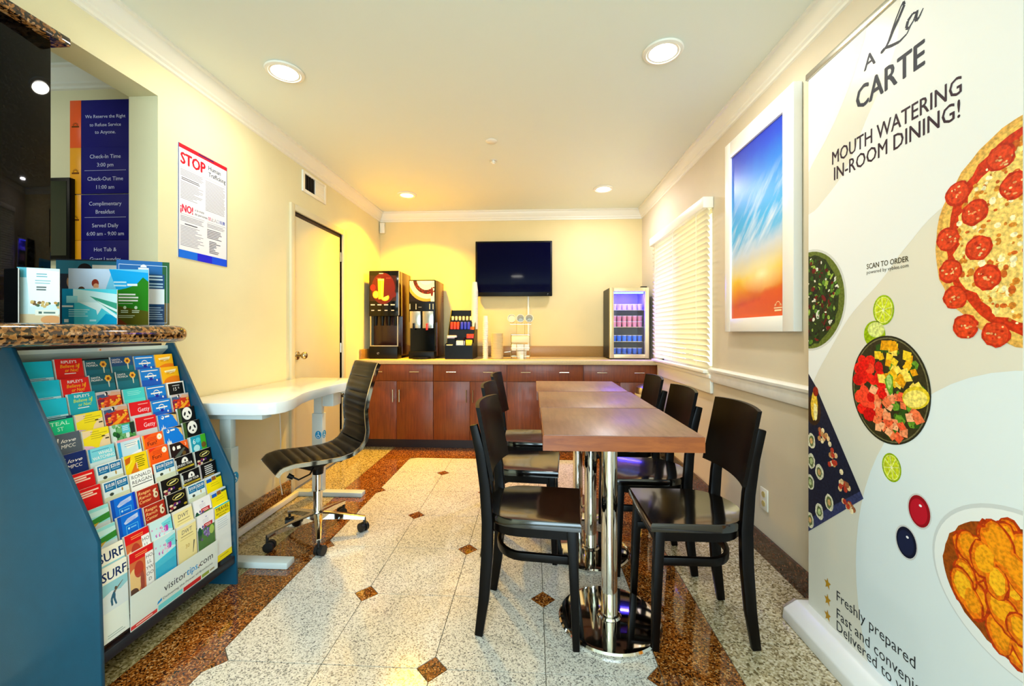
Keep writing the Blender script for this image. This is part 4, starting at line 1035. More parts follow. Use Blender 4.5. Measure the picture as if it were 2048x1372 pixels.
for k, (x, z) in enumerate(rowtop):
    lean = LEAN[k]; sl_, cl_ = math.sin(lean), math.cos(lean)
    H = .15 if k < 10 else .11 if k == 10 else .255
    # tier: thin leaning sheet behind the leaflets and a ledge under them
    ax = lambda s_, o_: (x + sl_*s_ - cl_*o_, z - cl_*s_ - sl_*o_)       # s: down along the sheet, o: into the rack
    tp, bt = ax(.035, .0118), ax(H+.004, .0118); tp2, bt2 = ax(.035, .0132), ax(H+.006, .0132); lip, lip2 = ax(H+.004, 0), ax(H+.006, 0)
    MB().prism([tp2, bt2, lip2, lip, bt, tp], 'y', RY0+.015, RY1-.015).build('tier', M['rackd'], t)
MB().box(-1.485, RY0+.014, .105, -1.448, RY1-.014, .142).build('bottom_rail', M['rackd'], t, bevel=.003)
MB().box(-1.4515, RY0+.0145, .1425, -1.4495, RY1-.0145, .34).build('clear_front', M['acrylic'], t)
ins = MB().box(-1.4545, RY0+.112, .143, -1.4530, RY1-.118, .272).build('insert_card', mat('insert_paper', C(232,242,234), .4), t)
IW = RY1-.118-RY0-.112
P = Print((-1.4530, RY0+.112, .143), (0,1,0), (0,0,1)); dk = C(40,48,56); cy = C(20,150,220)
P.text('visitor', .135, .062, .030, dk, 1, w=.105); P.text('tips', .241, .062, .030, cy, 1, w=.056, bold=.02)
P.rect(.300, .060, .305, .066, C(40,130,60), 1); P.rect(.304, .066, .309, .072, C(200,40,40), 1); P.text('.com', .300, .062, .030, dk, 1, w=.082)
P.text('Delivering the Power of Brochures', .13, .036, .009, dk, 1, w=.25)
P.rect(.0, .004, .105, .018, C(226,60,60), 1); P.rect(.02, .009, .085, .013, C(250,220,200), 2)
P.poly([(.105,.03),(.125,.036),(.125,.046),(.108,.04)], cy, 1); P.rect(.11, .004, .22, .024, C(120,220,225), 1); P.rect(.225, .004, .315, .022, C(206,40,44), 1); P.rect(.32, .006, .36, .020, C(150,170,70), 1); P.rect(.365, .010, IW-.02, .018, C(170,160,120), 1)
P.build('insert_print', M['matte'], ins)

BW = .093
W_, K_ = C(248,246,240), C(14,14,16)
def base(P, H, col): P.rect(-BW/2, 0, BW/2, H, col, 0)
def D(fn, th=.008, H=.215, paper=C(236,232,220)):
    mb = MB().box(-BW/2, .0005, 0, BW/2, th, H, paper)
    P = Print((0,0,0), (1,0,0), (0,0,1), clip=(-BW/2, 0, BW/2, H)); random.seed(len(fn.__name__) + 11)
    fn(P, H); P.flush(); mb.add(P.mb.v, P.mb.f); mb.c[-len(P.mb.f):] = P.mb.c
    me = bpy.data.meshes.new('brochure')
    me.from_pydata(mb.v, [], mb.f)
    at = me.color_attributes.new('Col', 'FLOAT_COLOR', 'CORNER'); buf = []
    for f, c in zip(mb.f, mb.c): buf += list(c)*len(f)
    at.data.foreach_set('color', buf); me.materials.append(M['print']); return me
def cyan(P,H): base(P,H,C(0,196,226)); P.rect(-.05,H-.072,.05,H-.060,C(190,240,250),1); P.lines(-.03,.03,H-.062,2,.005,.002,C(0,120,170),2)
def ripley(bgc, c2):
    def ripley_(P,H):
        base(P,H,bgc); P.text("RIPLEY'S",0,H-.017,.011,W_,1,al='c',w=.052,bold=.02); P.text('Believe It',0,H-.034,.013,c2,1,al='c',w=.062,bold=.03,shear=.2); P.text('or Not!',.006,H-.050,.013,c2,1,al='c',w=.045,bold=.03,shear=.2)
        P.stroke([(.030,H-.038),(.034,H-.020)],.004,c2,1); P.lines(-.02,.02,H-.055,1,.006,.003,W_,1)
    return ripley_
def santa(bgc):
    def santa_(P,H):
        base(P,H,bgc); P.rect(-.05,H-.12,.05,H-.040,C(0,110,130),1); P.text('SANTA',-.042,H-.016,.008,W_,2,bold=.02); P.text('MONICA',-.042,H-.026,.008,W_,2,bold=.02)
        yo = C(240,176,50)
        for a_ in range(0,360,60): P.disc(.022+.008*math.cos(R(a_)),H-.019+.008*math.sin(R(a_)),.006,.006,yo,2,10)
        P.disc(.022,H-.020,.006,.006,C(130,60,10),3,10); P.poly([(.019,H-.030),(.025,H-.030),(.023,H-.055),(.020,H-.055)],C(220,220,190),2)
    return santa_
def globe(P,H):
    base(P,H,C(0,128,222)); P.rect(-.05,H-.13,.05,H-.05,C(10,90,200),1); P.lines(-.04,.04,H-.008,1,.005,.004,W_,2,jag=0)
    for r_ in (.014,): P.stroke([(r_*math.cos(R(15*i)),H-.035+r_*math.sin(R(15*i))) for i in range(25)],.002,W_,2)
    P.rect(-.028,H-.038,.028,H-.032,W_,2); P.disc(.0,H-.048,.009,.006,C(20,30,160),2,14); P.stroke([(-.012,H-.026),(0,H-.022),(.012,H-.027)],.002,W_,2); P.disc(.028,H-.056,.004,.005,W_,2,8)
def yellow(P,H): base(P,H,C(250,186,10)); P.disc(.02,H-.075,.06,.03,C(240,130,10),1); P.poly([(-.03,H-.018),(.035,H-.012),(.03,H-.022),(-.01,H-.034),(.026,H-.026),(-.026,H-.026)],C(255,240,190),2); P.lines(-.02,.03,H-.022,3,.005,.0015,C(140,80,0),3)
def tulips(P,H):
    base(P,H,C(210,50,20)); P.rect(-.05,H-.016,.05,H,C(200,190,190),1); P.poly([(-.047,H-.012),(-.02,H-.010),(.0,H-.022),(-.047,H-.028)],C(60,90,130),2); P.rect(-.05,H-.075,-.02,H-.03,C(120,30,70),1)
    P.disc(-.010,H-.010,.006,.008,C(20,20,20),3,8); P.disc(-.014,H-.012,.003,.006,W_,4,8); P.poly([(.01,H-.004),(.047,H-.01),(.047,H-.022),(.0,H-.020)],C(220,170,140),2)
    for i in range(34): P.disc(random.uniform(-.045,.045),H-random.uniform(.024,.075),random.uniform(.003,.008),.004,random.choice([C(236,80,20),C(246,150,20),C(250,190,60),C(190,24,24),C(250,110,50)]),3+i%3,9)
    P.poly([(-.03,H-.075),(.03,H-.040),(.047,H-.040),(.0,H-.075)],C(250,170,30),6)
def turq(P,H): base(P,H,C(70,214,214)); P.rect(-.05,H-.07,.05,H-.045,C(90,226,220),1); P.lines(-.03,.03,H-.012,3,.007,.0015,C(180,246,240),2)
def fifteen(P,H):
    base(P,H,W_); P.rect(-.040,.004,.040,H-.006,C(10,14,12),1); P.lines(-.018,.022,H-.016,1,.005,.003,C(220,220,220),2); P.text('15',-.006,H-.042,.017,W_,2,al='c'); P.text('%',.014,H-.034,.009,W_,2,al='c')
def green(P,H): base(P,H,C(0,206,146)); P.rect(-.05,H-.010,.05,H,C(10,50,80),1); P.lines(-.03,.03,H-.003,1,.01,.003,C(120,180,180),2); P.text('TEAL',.004,H-.030,.014,C(190,250,226),1,al='c',w=.06,bold=.02); P.text('ST',.004,H-.050,.014,C(190,250,226),1,al='c',bold=.02)
def ymap(P,H):
    base(P,H,C(250,226,30)); pk=C(244,216,170); P.poly([(-.047,H-.002),(-.01,H-.004),(-.018,H-.02),(-.047,H-.03)],pk,1); P.poly([(.012,H-.05),(.03,H-.03),(.047,H-.026),(.047,H-.08),(.0,H-.08)],pk,1); P.poly([(-.047,H-.055),(-.02,H-.062),(.0,H-.075),(-.047,H-.085)],C(230,190,220),1)
    P.lines(-.02,.04,H-.010,4,.008,.0016,C(150,130,30),2,jag=.5); P.rect(.018,H-.034,.030,H-.030,C(60,50,30),2); P.rect(.03,H-.046,.044,H-.041,C(60,50,30),2)
def getty(P,H): base(P,H,C(226,16,28)); P.rect(-.008,H-.014,.036,H-.0115,C(255,200,190),1); P.text('Getty',-.012,H-.045,.019,C(255,226,236),1,w=.052); P.rect(-.05,H-.085,.05,H-.056,C(206,210,214),1)
def castle(P,H):
    base(P,H,C(0,124,230)); P.poly([(-.02,H),(.047,H),(.047,H-.03),(.02,H-.006)],C(230,190,110),1); P.poly([(-.005,H),(.047,H),(.047,H-.012)],C(30,24,10),2); P.poly([(.03,H-.02),(.047,H-.012),(.047,H-.05)],C(230,190,120),2)
    P.disc(-.024,H-.014,.007,.008,W_,2,14); P.disc(-.026,H-.012,.004,.004,C(0,124,230),3,10); P.rect(-.012,H-.016,.010,H-.009,W_,2)
    P.poly([(-.038,H-.075),(-.034,H-.052),(-.030,H-.066),(-.026,H-.044),(-.022,H-.066),(-.018,H-.055),(-.012,H-.075)],W_,2)
def panda(P,H):
    base(P,H,C(14,14,12)); P.rect(-.047,0,-.030,H,C(60,90,40),1)
    for x in (-.020,.026): P.disc(x,H-.012,.009,.010,K_,2,14)
    P.disc(.003,H-.030,.027,.030,W_,3,24); P.disc(-.010,H-.030,.005,.010,K_,4,12,R(-25)); P.disc(.016,H-.028,.005,.010,K_,4,12,R(25)); P.disc(.004,H-.045,.005,.004,K_,4,10)
def forest(P,H):
    base(P,H,C(70,150,70)); P.rect(-.047,H-.08,-.030,H,C(200,230,220),1)
    for i in range(22): P.disc(random.uniform(-.04,.045),H-random.uniform(.0,.075),.008,.010,random.choice([C(30,110,40),C(20,70,40),C(110,180,120),C(220,240,230)]),1,9)
    P.rect(-.006,H-.04,.026,H-.006,C(90,200,226),2); P.lines(-.002,.022,H-.012,3,.007,.002,W_,3); P.rect(.028,H-.045,.047,H-.002,C(20,44,40),2); P.rect(-.05,H-.08,.05,H-.062,C(236,236,240),2)
def love(bgc):
    def love_(P,H): base(P,H,bgc); P.stroke([(-.022,H-.014),(-.026,H-.030)],.004,W_,2); P.text('love',-.016,H-.032,.012,W_,2,w=.048,shear=.35,bold=.02); P.text('MPCC',.006,H-.052,.013,W_,2,al='c',w=.046,shear=.15)
    return love_
def whale(P,H): base(P,H,C(126,216,232)); P.rect(-.05,0,-.040,H,C(40,150,200),1); P.rect(-.05,H-.09,.05,H-.050,C(210,232,236),1); P.text('WHALE',.012,H-.028,.012,W_,2,al='c',w=.050,bold=.03); P.text('WATCHING',.004,H-.044,.012,W_,2,al='c',w=.078,bold=.03); P.lines(-.035,.03,H-.010,1,.01,.002,C(40,140,180),2)
def pinksky(P,H): base(P,H,C(206,234,246)); P.rect(-.05,H-.010,.05,H,C(244,170,180),1); P.rect(-.05,0,-.034,H-.01,C(50,170,226),1); P.poly([(-.02,H-.022),(.04,H-.016),(.03,H-.026),(.044,H-.032),(-.01,H-.040)],W_,2); P.lines(-.02,.03,H-.022,2,.008,.002,C(60,150,190),3); P.rect(.034,H-.06,.042,H-.02,C(60,180,210),2); P.poly([(-.03,H-.075),(.047,H-.055),(.047,H-.08)],C(250,250,255),2)
def fun(P,H):
    base(P,H,C(250,92,14)); P.poly([(-.047,H),(.0,H),(-.047,H-.02)],C(240,50,20),1); P.text('Fun!',-.028,H-.048,.017,C(90,20,10),2,w=.042,bold=.03); P.lines(-.024,.018,H-.016,3,.006,.0016,C(190,40,10),2)
    for a_ in range(0,360,36): P.disc(.030+.0085*math.cos(R(a_)),H-.020+.0085*math.sin(R(a_)),.004,.005,C(255,236,210),2,8)
    P.disc(.030,H-.020,.008,.009,C(255,248,230),3,16); P.disc(.030,H-.020,.0035,.0035,C(255,220,60),4,10); P.rect(-.047,0,-.040,H,C(250,160,30),1)
def three(P,H): base(P,H,C(34,18,16)); P.poly([(.005,H),(.047,H),(.047,H-.045)],C(246,100,30),1); P.text('3',.034,H-.022,.014,C(255,220,190),2,al='c',bold=.02); P.disc(-.028,H-.022,.007,.010,W_,2,12); P.rect(-.012,H-.03,.006,H-.016,W_,2); P.poly([(-.03,H-.06),(.02,H-.030),(.03,H-.034),(-.01,H-.07)],C(90,100,90),2); P.disc(.02,H-.055,.01,.01,C(110,80,30),2,12)
def six(P,H): base(P,H,C(30,160,190)); P.rect(-.047,0,-.040,H,C(206,240,244),1); P.rect(.016,0,.047,H,C(70,180,40),1); P.disc(.03,H-.05,.014,.014,C(120,90,30),2,14); P.text('6',-.022,H-.036,.024,C(230,250,255),2,al='c',bold=.03); P.disc(.0,H-.022,.014,.012,C(90,210,230),1,16); P.disc(-.012,H-.058,.018,.016,C(190,240,246),2,16)
def redlines(P,H): base(P,H,C(226,14,20)); P.rect(-.034,H-.016,.040,H-.011,C(255,220,200),1); P.rect(-.034,H-.024,.020,H-.019,C(255,230,210),1); P.rect(-.034,H-.032,.032,H-.027,C(255,220,200),1)
def tentwenty(P,H):
    base(P,H,C(226,240,240)); P.rect(-.042,H-.036,-.001,H-.004,C(10,110,166),1); P.rect(.001,H-.036,.044,H-.004,C(10,110,166),1)
    P.text('$10.00',-.021,H-.022,.013,W_,2,al='c',w=.032,bold=.03); P.text('$20.00',.022,H-.022,.013,W_,2,al='c',w=.034,bold=.03); P.lines(-.036,-.008,H-.027,1,.01,.002,C(150,210,230),2); P.lines(.008,.04,H-.027,1,.01,.002,C(150,210,230),2)
    P.disc(-.02,H-.050,.008,.006,C(60,70,60),1,9); P.disc(.02,H-.044,.003,.008,C(180,140,60),1,8); P.rect(-.047,H-.075,.047,H-.056,C(214,220,190),1)
def giraffe(P,H): base(P,H,C(246,214,10)); P.poly([(-.044,H-.012),(-.02,H-.006),(-.026,H-.03),(-.044,H-.036)],C(214,100,20),1); P.poly([(-.03,H-.075),(-.004,H-.034),(.008,H-.075)],C(226,120,20),1); P.stroke([(-.04,H-.05),(-.016,H-.022)],.006,C(250,230,60),2); P.lines(-.004,.040,H-.012,6,.008,.003,C(90,90,0),2,jag=.4); P.rect(-.002,H-.06,.003,H-.036,C(250,190,150),3)
def reagan(P,H): base(P,H,C(246,248,246)); P.text('RONALD',.0,H-.022,.015,C(30,30,34),1,al='c',w=.080); P.text('REAGAN',.0,H-.042,.015,C(30,30,34),1,al='c',w=.080); P.rect(-.042,H-.050,.042,H-.047,C(60,66,70),1)
def studio(P,H):
    base(P,H,C(10,10,12)); P.rect(-.047,H-.075,-.041,H-.010,C(200,210,214),1); P.disc(.002,H-.027,.017,.020,W_,1,20,0,0,PI); P.rect(-.015,H-.031,.019,H-.027,W_,1); P.disc(.004,H-.022,.004,.006,K_,2,8); P.text('STUDIO TOUR',.0,H-.044,.010,W_,2,al='c',w=.078,bold=.04); P.rect(-.047,H-.058,.047,H-.050,C(206,180,50),1); P.lines(-.03,.03,H-.053,1,.01,.002,K_,2)
def blackgold(P,H):
    base(P,H,C(10,9,9)); go=C(206,190,90); P.stroke([(.028*math.cos(R(18*i))+.008,H-.022+.011*math.sin(R(18*i))) for i in range(21)],.0025,go,1); P.poly([(-.012,H-.028),(.022,H-.022),(.028,H-.015),(-.006,H-.021)],C(236,226,150),2)
    for i in range(12): P.disc(random.uniform(-.04,.045),H-random.uniform(.042,.07),random.uniform(.004,.010),.005,random.choice([C(80,30,120),C(190,160,40),C(230,210,180),C(150,40,60)]),2+i%3,9)
def blacktext(P,H): base(P,H,C(8,8,8)); P.rect(-.047,0,-.041,H,C(190,180,190),1); P.lines(-.02,.04,H-.012,5,.009,.004,C(230,230,230),2,jag=.3); P.rect(-.03,H-.062,.03,H-.058,C(200,170,90),2)
def beach(P,H): base(P,H,C(150,226,228)); P.rect(-.05,H-.030,.05,H-.012,C(200,240,240),1); P.poly([(-.047,H-.050),(-.02,H-.038),(.047,H-.028),(.047,H-.05),(-.047,H-.062)],C(50,140,50),2); P.poly([(-.047,H-.055),(.01,H-.052),(-.01,H-.066),(-.047,H-.068)],C(196,160,50),3); P.rect(-.05,0,.05,H-.058,C(206,222,226),1)
def blueframe(P,H):
    base(P,H,C(0,112,226)); P.rect(-.047,0,-.034,H,C(0,80,190),1); P.rect(.036,0,.047,H,C(0,60,200),1)
    P.poly([(-.026,H-.030),(-.012,H-.018),(.03,H-.010),(.030,H-.026),(-.02,H-.036)],C(190,210,246),2); P.lines(-.015,.025,H-.020,3,.004,.0014,C(120,140,226),3)
    for a,b_,c,d_ in ((-.020,H-.045,.026,H-.0435),(-.020,H-.2,-.0185,H-.045),(.0245,H-.2,.026,H-.045)): P.rect(a,b_,c,d_,C(90,210,250),2)
    P.disc(-.010,H-.054,.004,.004,C(180,230,255),3,10); P.rect(-.003,H-.056,.018,H-.052,C(120,200,250),3)
def ranch(P,H):
    base(P,H,C(176,40,22)); go=C(250,196,120)
    for i,s_ in enumerate(('Reagan','Ranch','Center')): P.text(s_,-.042,H-.020-.017*i,.0125,go,2,w=.050,shear=.25,bold=.02)
    cr=C(230,214,180); P.disc(.026,H-.020,.009,.004,cr,2,12,R(20)); P.disc(.024,H-.026,.005,.006,cr,2,10); P.disc(.028,H-.040,.010,.013,cr,2,14); P.disc(.030,H-.040,.004,.006,C(120,60,30),3,8); P.rect(.042,H-.1,.047,H,C(40,16,10),1)
def ytop(P,H): base(P,H,C(250,226,0)); P.rect(-.05,H-.010,.05,H,C(200,220,240),1); P.rect(-.042,H-.026,-.012,H-.010,C(20,90,190),1); P.rect(-.010,H-.024,.014,H-.006,C(150,90,40),1); P.rect(.016,H-.018,.047,H-.008,C(60,90,60),1); P.lines(-.02,.03,H-.036,2,.01,.002,C(180,160,0),1)
def surf(P,H):
    base(P,H,C(246,244,226)); P.text('SURF',.002,H-.047,.032,C(10,44,96),2,al='c',w=.084,bold=.045); P.rect(-.05,H-.13,.05,H-.056,C(150,206,214),1); P.poly([(-.047,H-.10),(-.01,H-.088),(.02,H-.098),(.047,H-.085),(.047,H-.155),(-.047,H-.155)],C(226,236,236),2)
    sk=C(20,90,120); P.stroke([(-.010,H-.140),(-.012,H-.118),(-.004,H-.102),(.002,H-.092)],[.006,.008,.010,.007],sk,3); P.stroke([(.004,H-.142),(-.002,H-.120),(-.002,H-.104)],[.005,.007,.009],sk,3); P.stroke([(-.002,H-.098),(.014,H-.084),(.030,H-.072)],[.005,.004,.002],C(110,90,70),3); P.disc(.004,H-.086,.0045,.006,C(90,70,40),4,10)
    P.rect(-.05,0,.05,H-.155,C(238,246,236),1); P.lines(-.03,.03,.022,2,.008,.003,C(170,190,180),2)
def holly(P,H):
    base(P,H,C(226,16,24)); P.lines(-.024,.026,H-.012,2,.007,.003,C(250,150,80),1); P.rect(-.047,0,.014,H-.035,C(214,110,60),1); P.rect(.014,0,.047,H-.026,C(246,244,240),1); P.disc(-.03,H-.11,.025,.05,C(240,200,130),2); P.disc(-.012,H-.07,.018,.03,C(190,60,40),2); P.disc(.0,H-.12,.008,.04,C(160,60,40),3); P.disc(-.036,H-.15,.02,.02,C(90,50,30),3)
    for i,s_ in enumerate(('HO','LL','YW','OO','D')): P.text(s_,.0305,H-.048-.022*i,.0135,C(50,50,56),2,al='c')
def splash(P,H):
    base(P,H,C(206,238,240)); P.poly([(.0,H-.02),(.047,H-.01),(.047,H-.06),(.01,H-.045)],C(120,220,230),1)
    for i in range(26): P.disc(random.gauss(.0,.014),H-.052+random.gauss(0,.010),.003,.004,random.choice([C(226,150,200),C(236,190,216),C(200,110,190)]),2,8)
    P.disc(.022,H-.046,.006,.014,C(200,70,180),3,12); P.rect(-.05,0,.05,H-.085,C(20,180,220),1); P.poly([(-.047,H-.085),(.047,H-.065),(.047,H-.1),(-.047,H-.11)],C(60,196,226),2); P.lines(.01,.04,H-.028,2,.006,.002,C(60,160,180),3)
def dwt(P,H):
    base(P,H,C(246,230,160)); P.rect(-.05,H-.010,.05,H,C(236,232,214),1); P.text('DWT',.0,H-.038,.018,C(80,76,90),2,al='c',w=.052,shear=.1); P.lines(-.03,.03,H-.046,1,.01,.003,C(150,130,90),2); P.rect(-.034,H-.06,.034,H-.0585,C(190,160,80),2); P.text('30',.0,H-.102,.016,C(190,150,50),2,al='c'); P.stroke([(.026,H-.135),(.034,H-.085)],[.002,.006],C(30,50,50),3)
def whitepink(P,H):
    base(P,H,C(246,244,246)); P.poly([(-.004,H-.016),(.002,H-.012),(.008,H-.016),(.002,H-.020)],C(170,170,200),1); P.lines(-.018,.02,H-.025,3,.006,.0015,C(190,190,206),1); P.rect(-.012,H-.062,.036,H-.045,C(190,20,40),2); P.lines(-.006,.03,H-.050,2,.006,.003,C(250,200,200),3); P.rect(-.05,0,.05,H-.062,C(60,120,50),1)
    for i in range(26): P.disc(random.gauss(-.002,.016),H-.085+random.gauss(0,.014),.005,.006,random.choice([C(120,100,170),C(90,70,140),C(150,130,190)]),3+i%2,9)
    P.disc(.03,H-.085,.014,.02,C(170,200,90),5,12); P.disc(-.036,H-.08,.012,.03,C(20,80,60),5,12)
def travel(P,H):
    base(P,H,C(236,242,240)); P.rect(-.05,H-.056,.05,H,C(250,226,10),1); P.rect(-.05,H-.006,.05,H,C(0,200,206),2); P.text('TRAVEL',.0,H-.027,.017,C(40,40,20),2,al='c',w=.080,bold=.04); P.text('BROCHURES',.0,H-.042,.010,C(70,66,20),2,al='c',w=.076,bold=.03); P.lines(-.026,.026,H-.048,1,.01,.003,C(90,84,20),2); P.lines(-.034,.034,H-.066,5,.010,.003,C(190,206,214),2); P.rect(-.05,0,.05,.030,C(250,230,20),1); P.lines(-.03,.03,.02,1,.01,.004,C(190,170,10),2)
rt, rr_ = ripley(C(10,170,190), C(200,226,60)), ripley(C(232,24,20), C(255,176,20))
sg, sbl = santa(C(0,92,106)), santa(C(10,76,130)); lg_, ln_ = love(C(84,96,110)), love(C(10,40,110))
DS = {}
def mesh_of(fn, H, th): 
    k = (id(fn), H, th)
    if k not in DS: DS[k] = D(fn, th, H)
    return DS[k]
LAY = [[cyan, rr_, sg, sbl, globe, yellow], [cyan, rr_, sg, sg, globe, yellow], [cyan, rt, tulips, turq, globe, fifteen], [green, ymap, tulips, getty, globe, tulips],
       [lg_, ymap, forest, getty, castle, panda], [ln_, whale, pinksky, fun, castle, panda], [redlines, tentwenty, giraffe, fun, three, six], [redlines, tentwenty, reagan, tentwenty, studio, blackgold],
       [beach, blueframe, ranch, blackgold, studio, blacktext], [beach, blueframe, ranch, blackgold, tentwenty, ytop], [surf, holly, splash, dwt, whitepink, ytop], [surf, holly, splash, dwt, whitepink, travel]]
DES = {cyan:'plain cyan leaflet', rr_:'red leaflet with yellow lettering', rt:'teal leaflet with yellow lettering', sg:'dark teal leaflet with golden flower', sbl:'blue leaflet with golden flower', globe:'blue leaflet with white globe', yellow:'yellow leaflet with white swoosh',
       tulips:'leaflet with orange flower field', turq:'plain turquoise leaflet', fifteen:'black white-edged discount leaflet', green:'green leaflet with navy band', ymap:'yellow map leaflet', getty:'red leaflet with white lettering', lg_:'grey leaflet with white script', ln_:'navy leaflet with white script', forest:'green forest leaflet', castle:'blue leaflet with yellow corner', panda:'black leaflet with panda face',
       whale:'pale cyan whale trip leaflet', pinksky:'pale blue pink-topped leaflet', fun:'orange leaflet with white sunburst', three:'dark leaflet with orange corner', six:'teal and green leaflet', redlines:'red leaflet with pale text lines', tentwenty:'leaflet with two blue price boxes', giraffe:'yellow leaflet with orange animal', reagan:'white leaflet with black serif lettering', studio:'black tour leaflet with white dome',
       blackgold:'black leaflet with gold oval', blacktext:'black leaflet with white text lines', beach:'leaflet with green beach hills', blueframe:'blue leaflet with pale cloud', ranch:'brick red leaflet with cowboy', ytop:'yellow leaflet with photo strip', surf:'cream surfing leaflet', holly:'red leaflet with white side strip', splash:'pale blue leaflet with pink splash', dwt:'cream leaflet with grey lettering', whitepink:'white leaflet with red label', travel:'yellow topped travel leaflet'}
RN = ['top', 'second', 'third', 'fourth', 'fifth', 'sixth', 'seventh', 'eighth', 'ninth', 'tenth', 'eleventh', 'bottom']
CN = ['column beside the near panel', 'second column', 'third column', 'fourth column', 'fifth column', 'column beside the far panel']
rng = random.Random(5)
pit = (RY1 - RY0 - .032)/6
for k in range(NR):
    for c in range(6):
        fn = LAY[k][c]; H = .15 if k < 10 else .11 if k == 10 else .255 if fn in (surf, travel) else .215
        lean = LEAN[k]; sl_, cl_ = math.sin(lean), math.cos(lean)
        th = .0095 if (k*6+c) % 3 else .0065
        o = bpy.data.objects.new('brochure', mesh_of(fn, H, th)); COL.objects.link(o)
        x, z = rowtop[k]; dz = rng.uniform(-.006, .006) if k < 11 else 0
        # bottom-front edge of the leaflet, from its top-front edge
        o.location = (x + sl_*H - sl_*dz, RY0 + .016 + pit*(c+.5) + rng.uniform(-.002, .002), z - cl_*H + dz*cl_)
        o.rotation_euler = (-lean, rng.uniform(-.012, .012) if k < 11 else 0, R(90))
        tag(o, '%s, %s row of the rack, %s' % (DES[fn], RN[k] if k < 11 else 'bottom', CN[c]), 'brochure', 'leaflets in the brochure rack')

# ================================================================== ROLL-UP BANNER
BX, BY0, BZ0, BZ1, BWD = 1.164, 1.8, .082, 2.30, .762
t = thing('rollup_banner', 'tall roll up banner with food pictures beside the right wall', 'banner', (BX, BY0-BWD/2, 0))
MB().box(BX-.0012, BY0-BWD, BZ0, BX, BY0, BZ1).build('banner_sheet', mat('banner_vinyl', C(226,222,208), .4, coat=.1), t)
ORp = dict(o=(BX-.0012, BY0, 0), u=(0,-1,0), v=(0,0,1))
CLP = (0, BZ0, BWD, BZ1)
def BP(b=.0007): return Print(clip=CLP, base=b, **ORp)
P = BP(.0003); wh = C(240,240,238); bb = C(226,236,240)
def smooth(pts, n=6):
    out = []; m_ = len(pts)
    for i in range(m_):
        p0, p1, p2, p3 = pts[i-1], pts[i], pts[(i+1) % m_], pts[(i+2) % m_]
        for j in range(n):
            q = j/n; out.append(tuple(.5*((2*p1[d_]) + (-p0[d_]+p2[d_])*q + (2*p0[d_]-5*p1[d_]+4*p2[d_]-p3[d_])*q*q + (-p0[d_]+3*p1[d_]-3*p2[d_]+p3[d_])*q**3) for d_ in (0,1)))
    return out
P.poly(smooth([(-.08,1.66),(.06,1.74),(.20,1.83),(.30,1.97),(.42,2.15),(.50,2.45),(1.0,2.45),(1.0,1.75),(.60,1.60),(.46,1.50),(.36,1.40),(.22,1.28),(.08,1.10),(-.02,.98),(-.08,1.2)]), wh, 0)
P.poly(smooth([(-.10,2.40),(.25,2.40),(.30,2.28),(.20,2.10),(.05,1.95),(-.10,1.88)]), wh, 0)
P.disc(.80, .40, .545, .74, bb, 0, 64)
P.build('background_shapes', M['matte'], t)
ink = C(28,32,48)
P = BP(); ink2 = C(48,24,40)
P.text('A', .292, 2.146, .052, ink, 2, bold=.03)
Lp = [(.402,2.203),(.418,2.232),(.436,2.258),(.447,2.268),(.449,2.255),(.430,2.228),(.408,2.205),(.392,2.180),(.378,2.166),(.366,2.160),(.362,2.166),(.376,2.170),(.402,2.160),(.432,2.152),(.458,2.158),(.470,2.172)]
P.stroke(Lp, [1.7*q for q in [.003,.003,.003,.004,.006,.006,.007,.006,.004,.003,.003,.005,.006,.005,.003,.002]], ink, 2)
Ap = [(.492,2.200),(.478,2.206),(.462,2.196),(.456,2.178),(.464,2.170),(.480,2.182),(.494,2.204),(.488,2.184),(.490,2.174),(.500,2.180),(.512,2.196)]
P.stroke(Ap, [1.7*q for q in [.003,.004,.006,.006,.004,.003,.004,.006,.005,.004,.002]], ink, 2)
P.text('CARTE', .258, 2.026, .080, ink, 2, w=.258, bold=.045)
P.text('MOUTH WATERING', .138, 1.880, .052, ink2, 2, w=.484, bold=.022); P.text('IN-ROOM DINING!', .148, 1.816, .052, ink2, 2, w=.470, bold=.022)
P.text('SCAN TO ORDER', .304, 1.449, .0185, C(70,60,30), 2, w=.160, bold=.03); P.text('powered by vyblee.com', .304, 1.4315, .0125, C(70,60,40), 2, w=.160)
for v_, s_ in ((.203, 'Freshly prepared'), (.136, 'Fast and convenient'), (.0695+.02, 'Delivered to you')):
    P.text(s_, .162, v_, .040, C(40,44,48), 2, w={16: .325, 19: .385}[len(s_)] if len(s_) in (16, 19) else None)
for v_ in (.236, .172, .110):
    P.poly([(.113 + r_*math.cos(R(90+36*i)), v_ + r_*1.25*math.sin(R(90+36*i))) for i in range(10) for r_ in [.019 if i % 2 == 0 else .0085]], C(190,140,30), 2)
P.build('lettering', M['matte'], t)
rg = random.Random(4)
def rc(*cs): return rg.choice(cs)
random.seed(9)
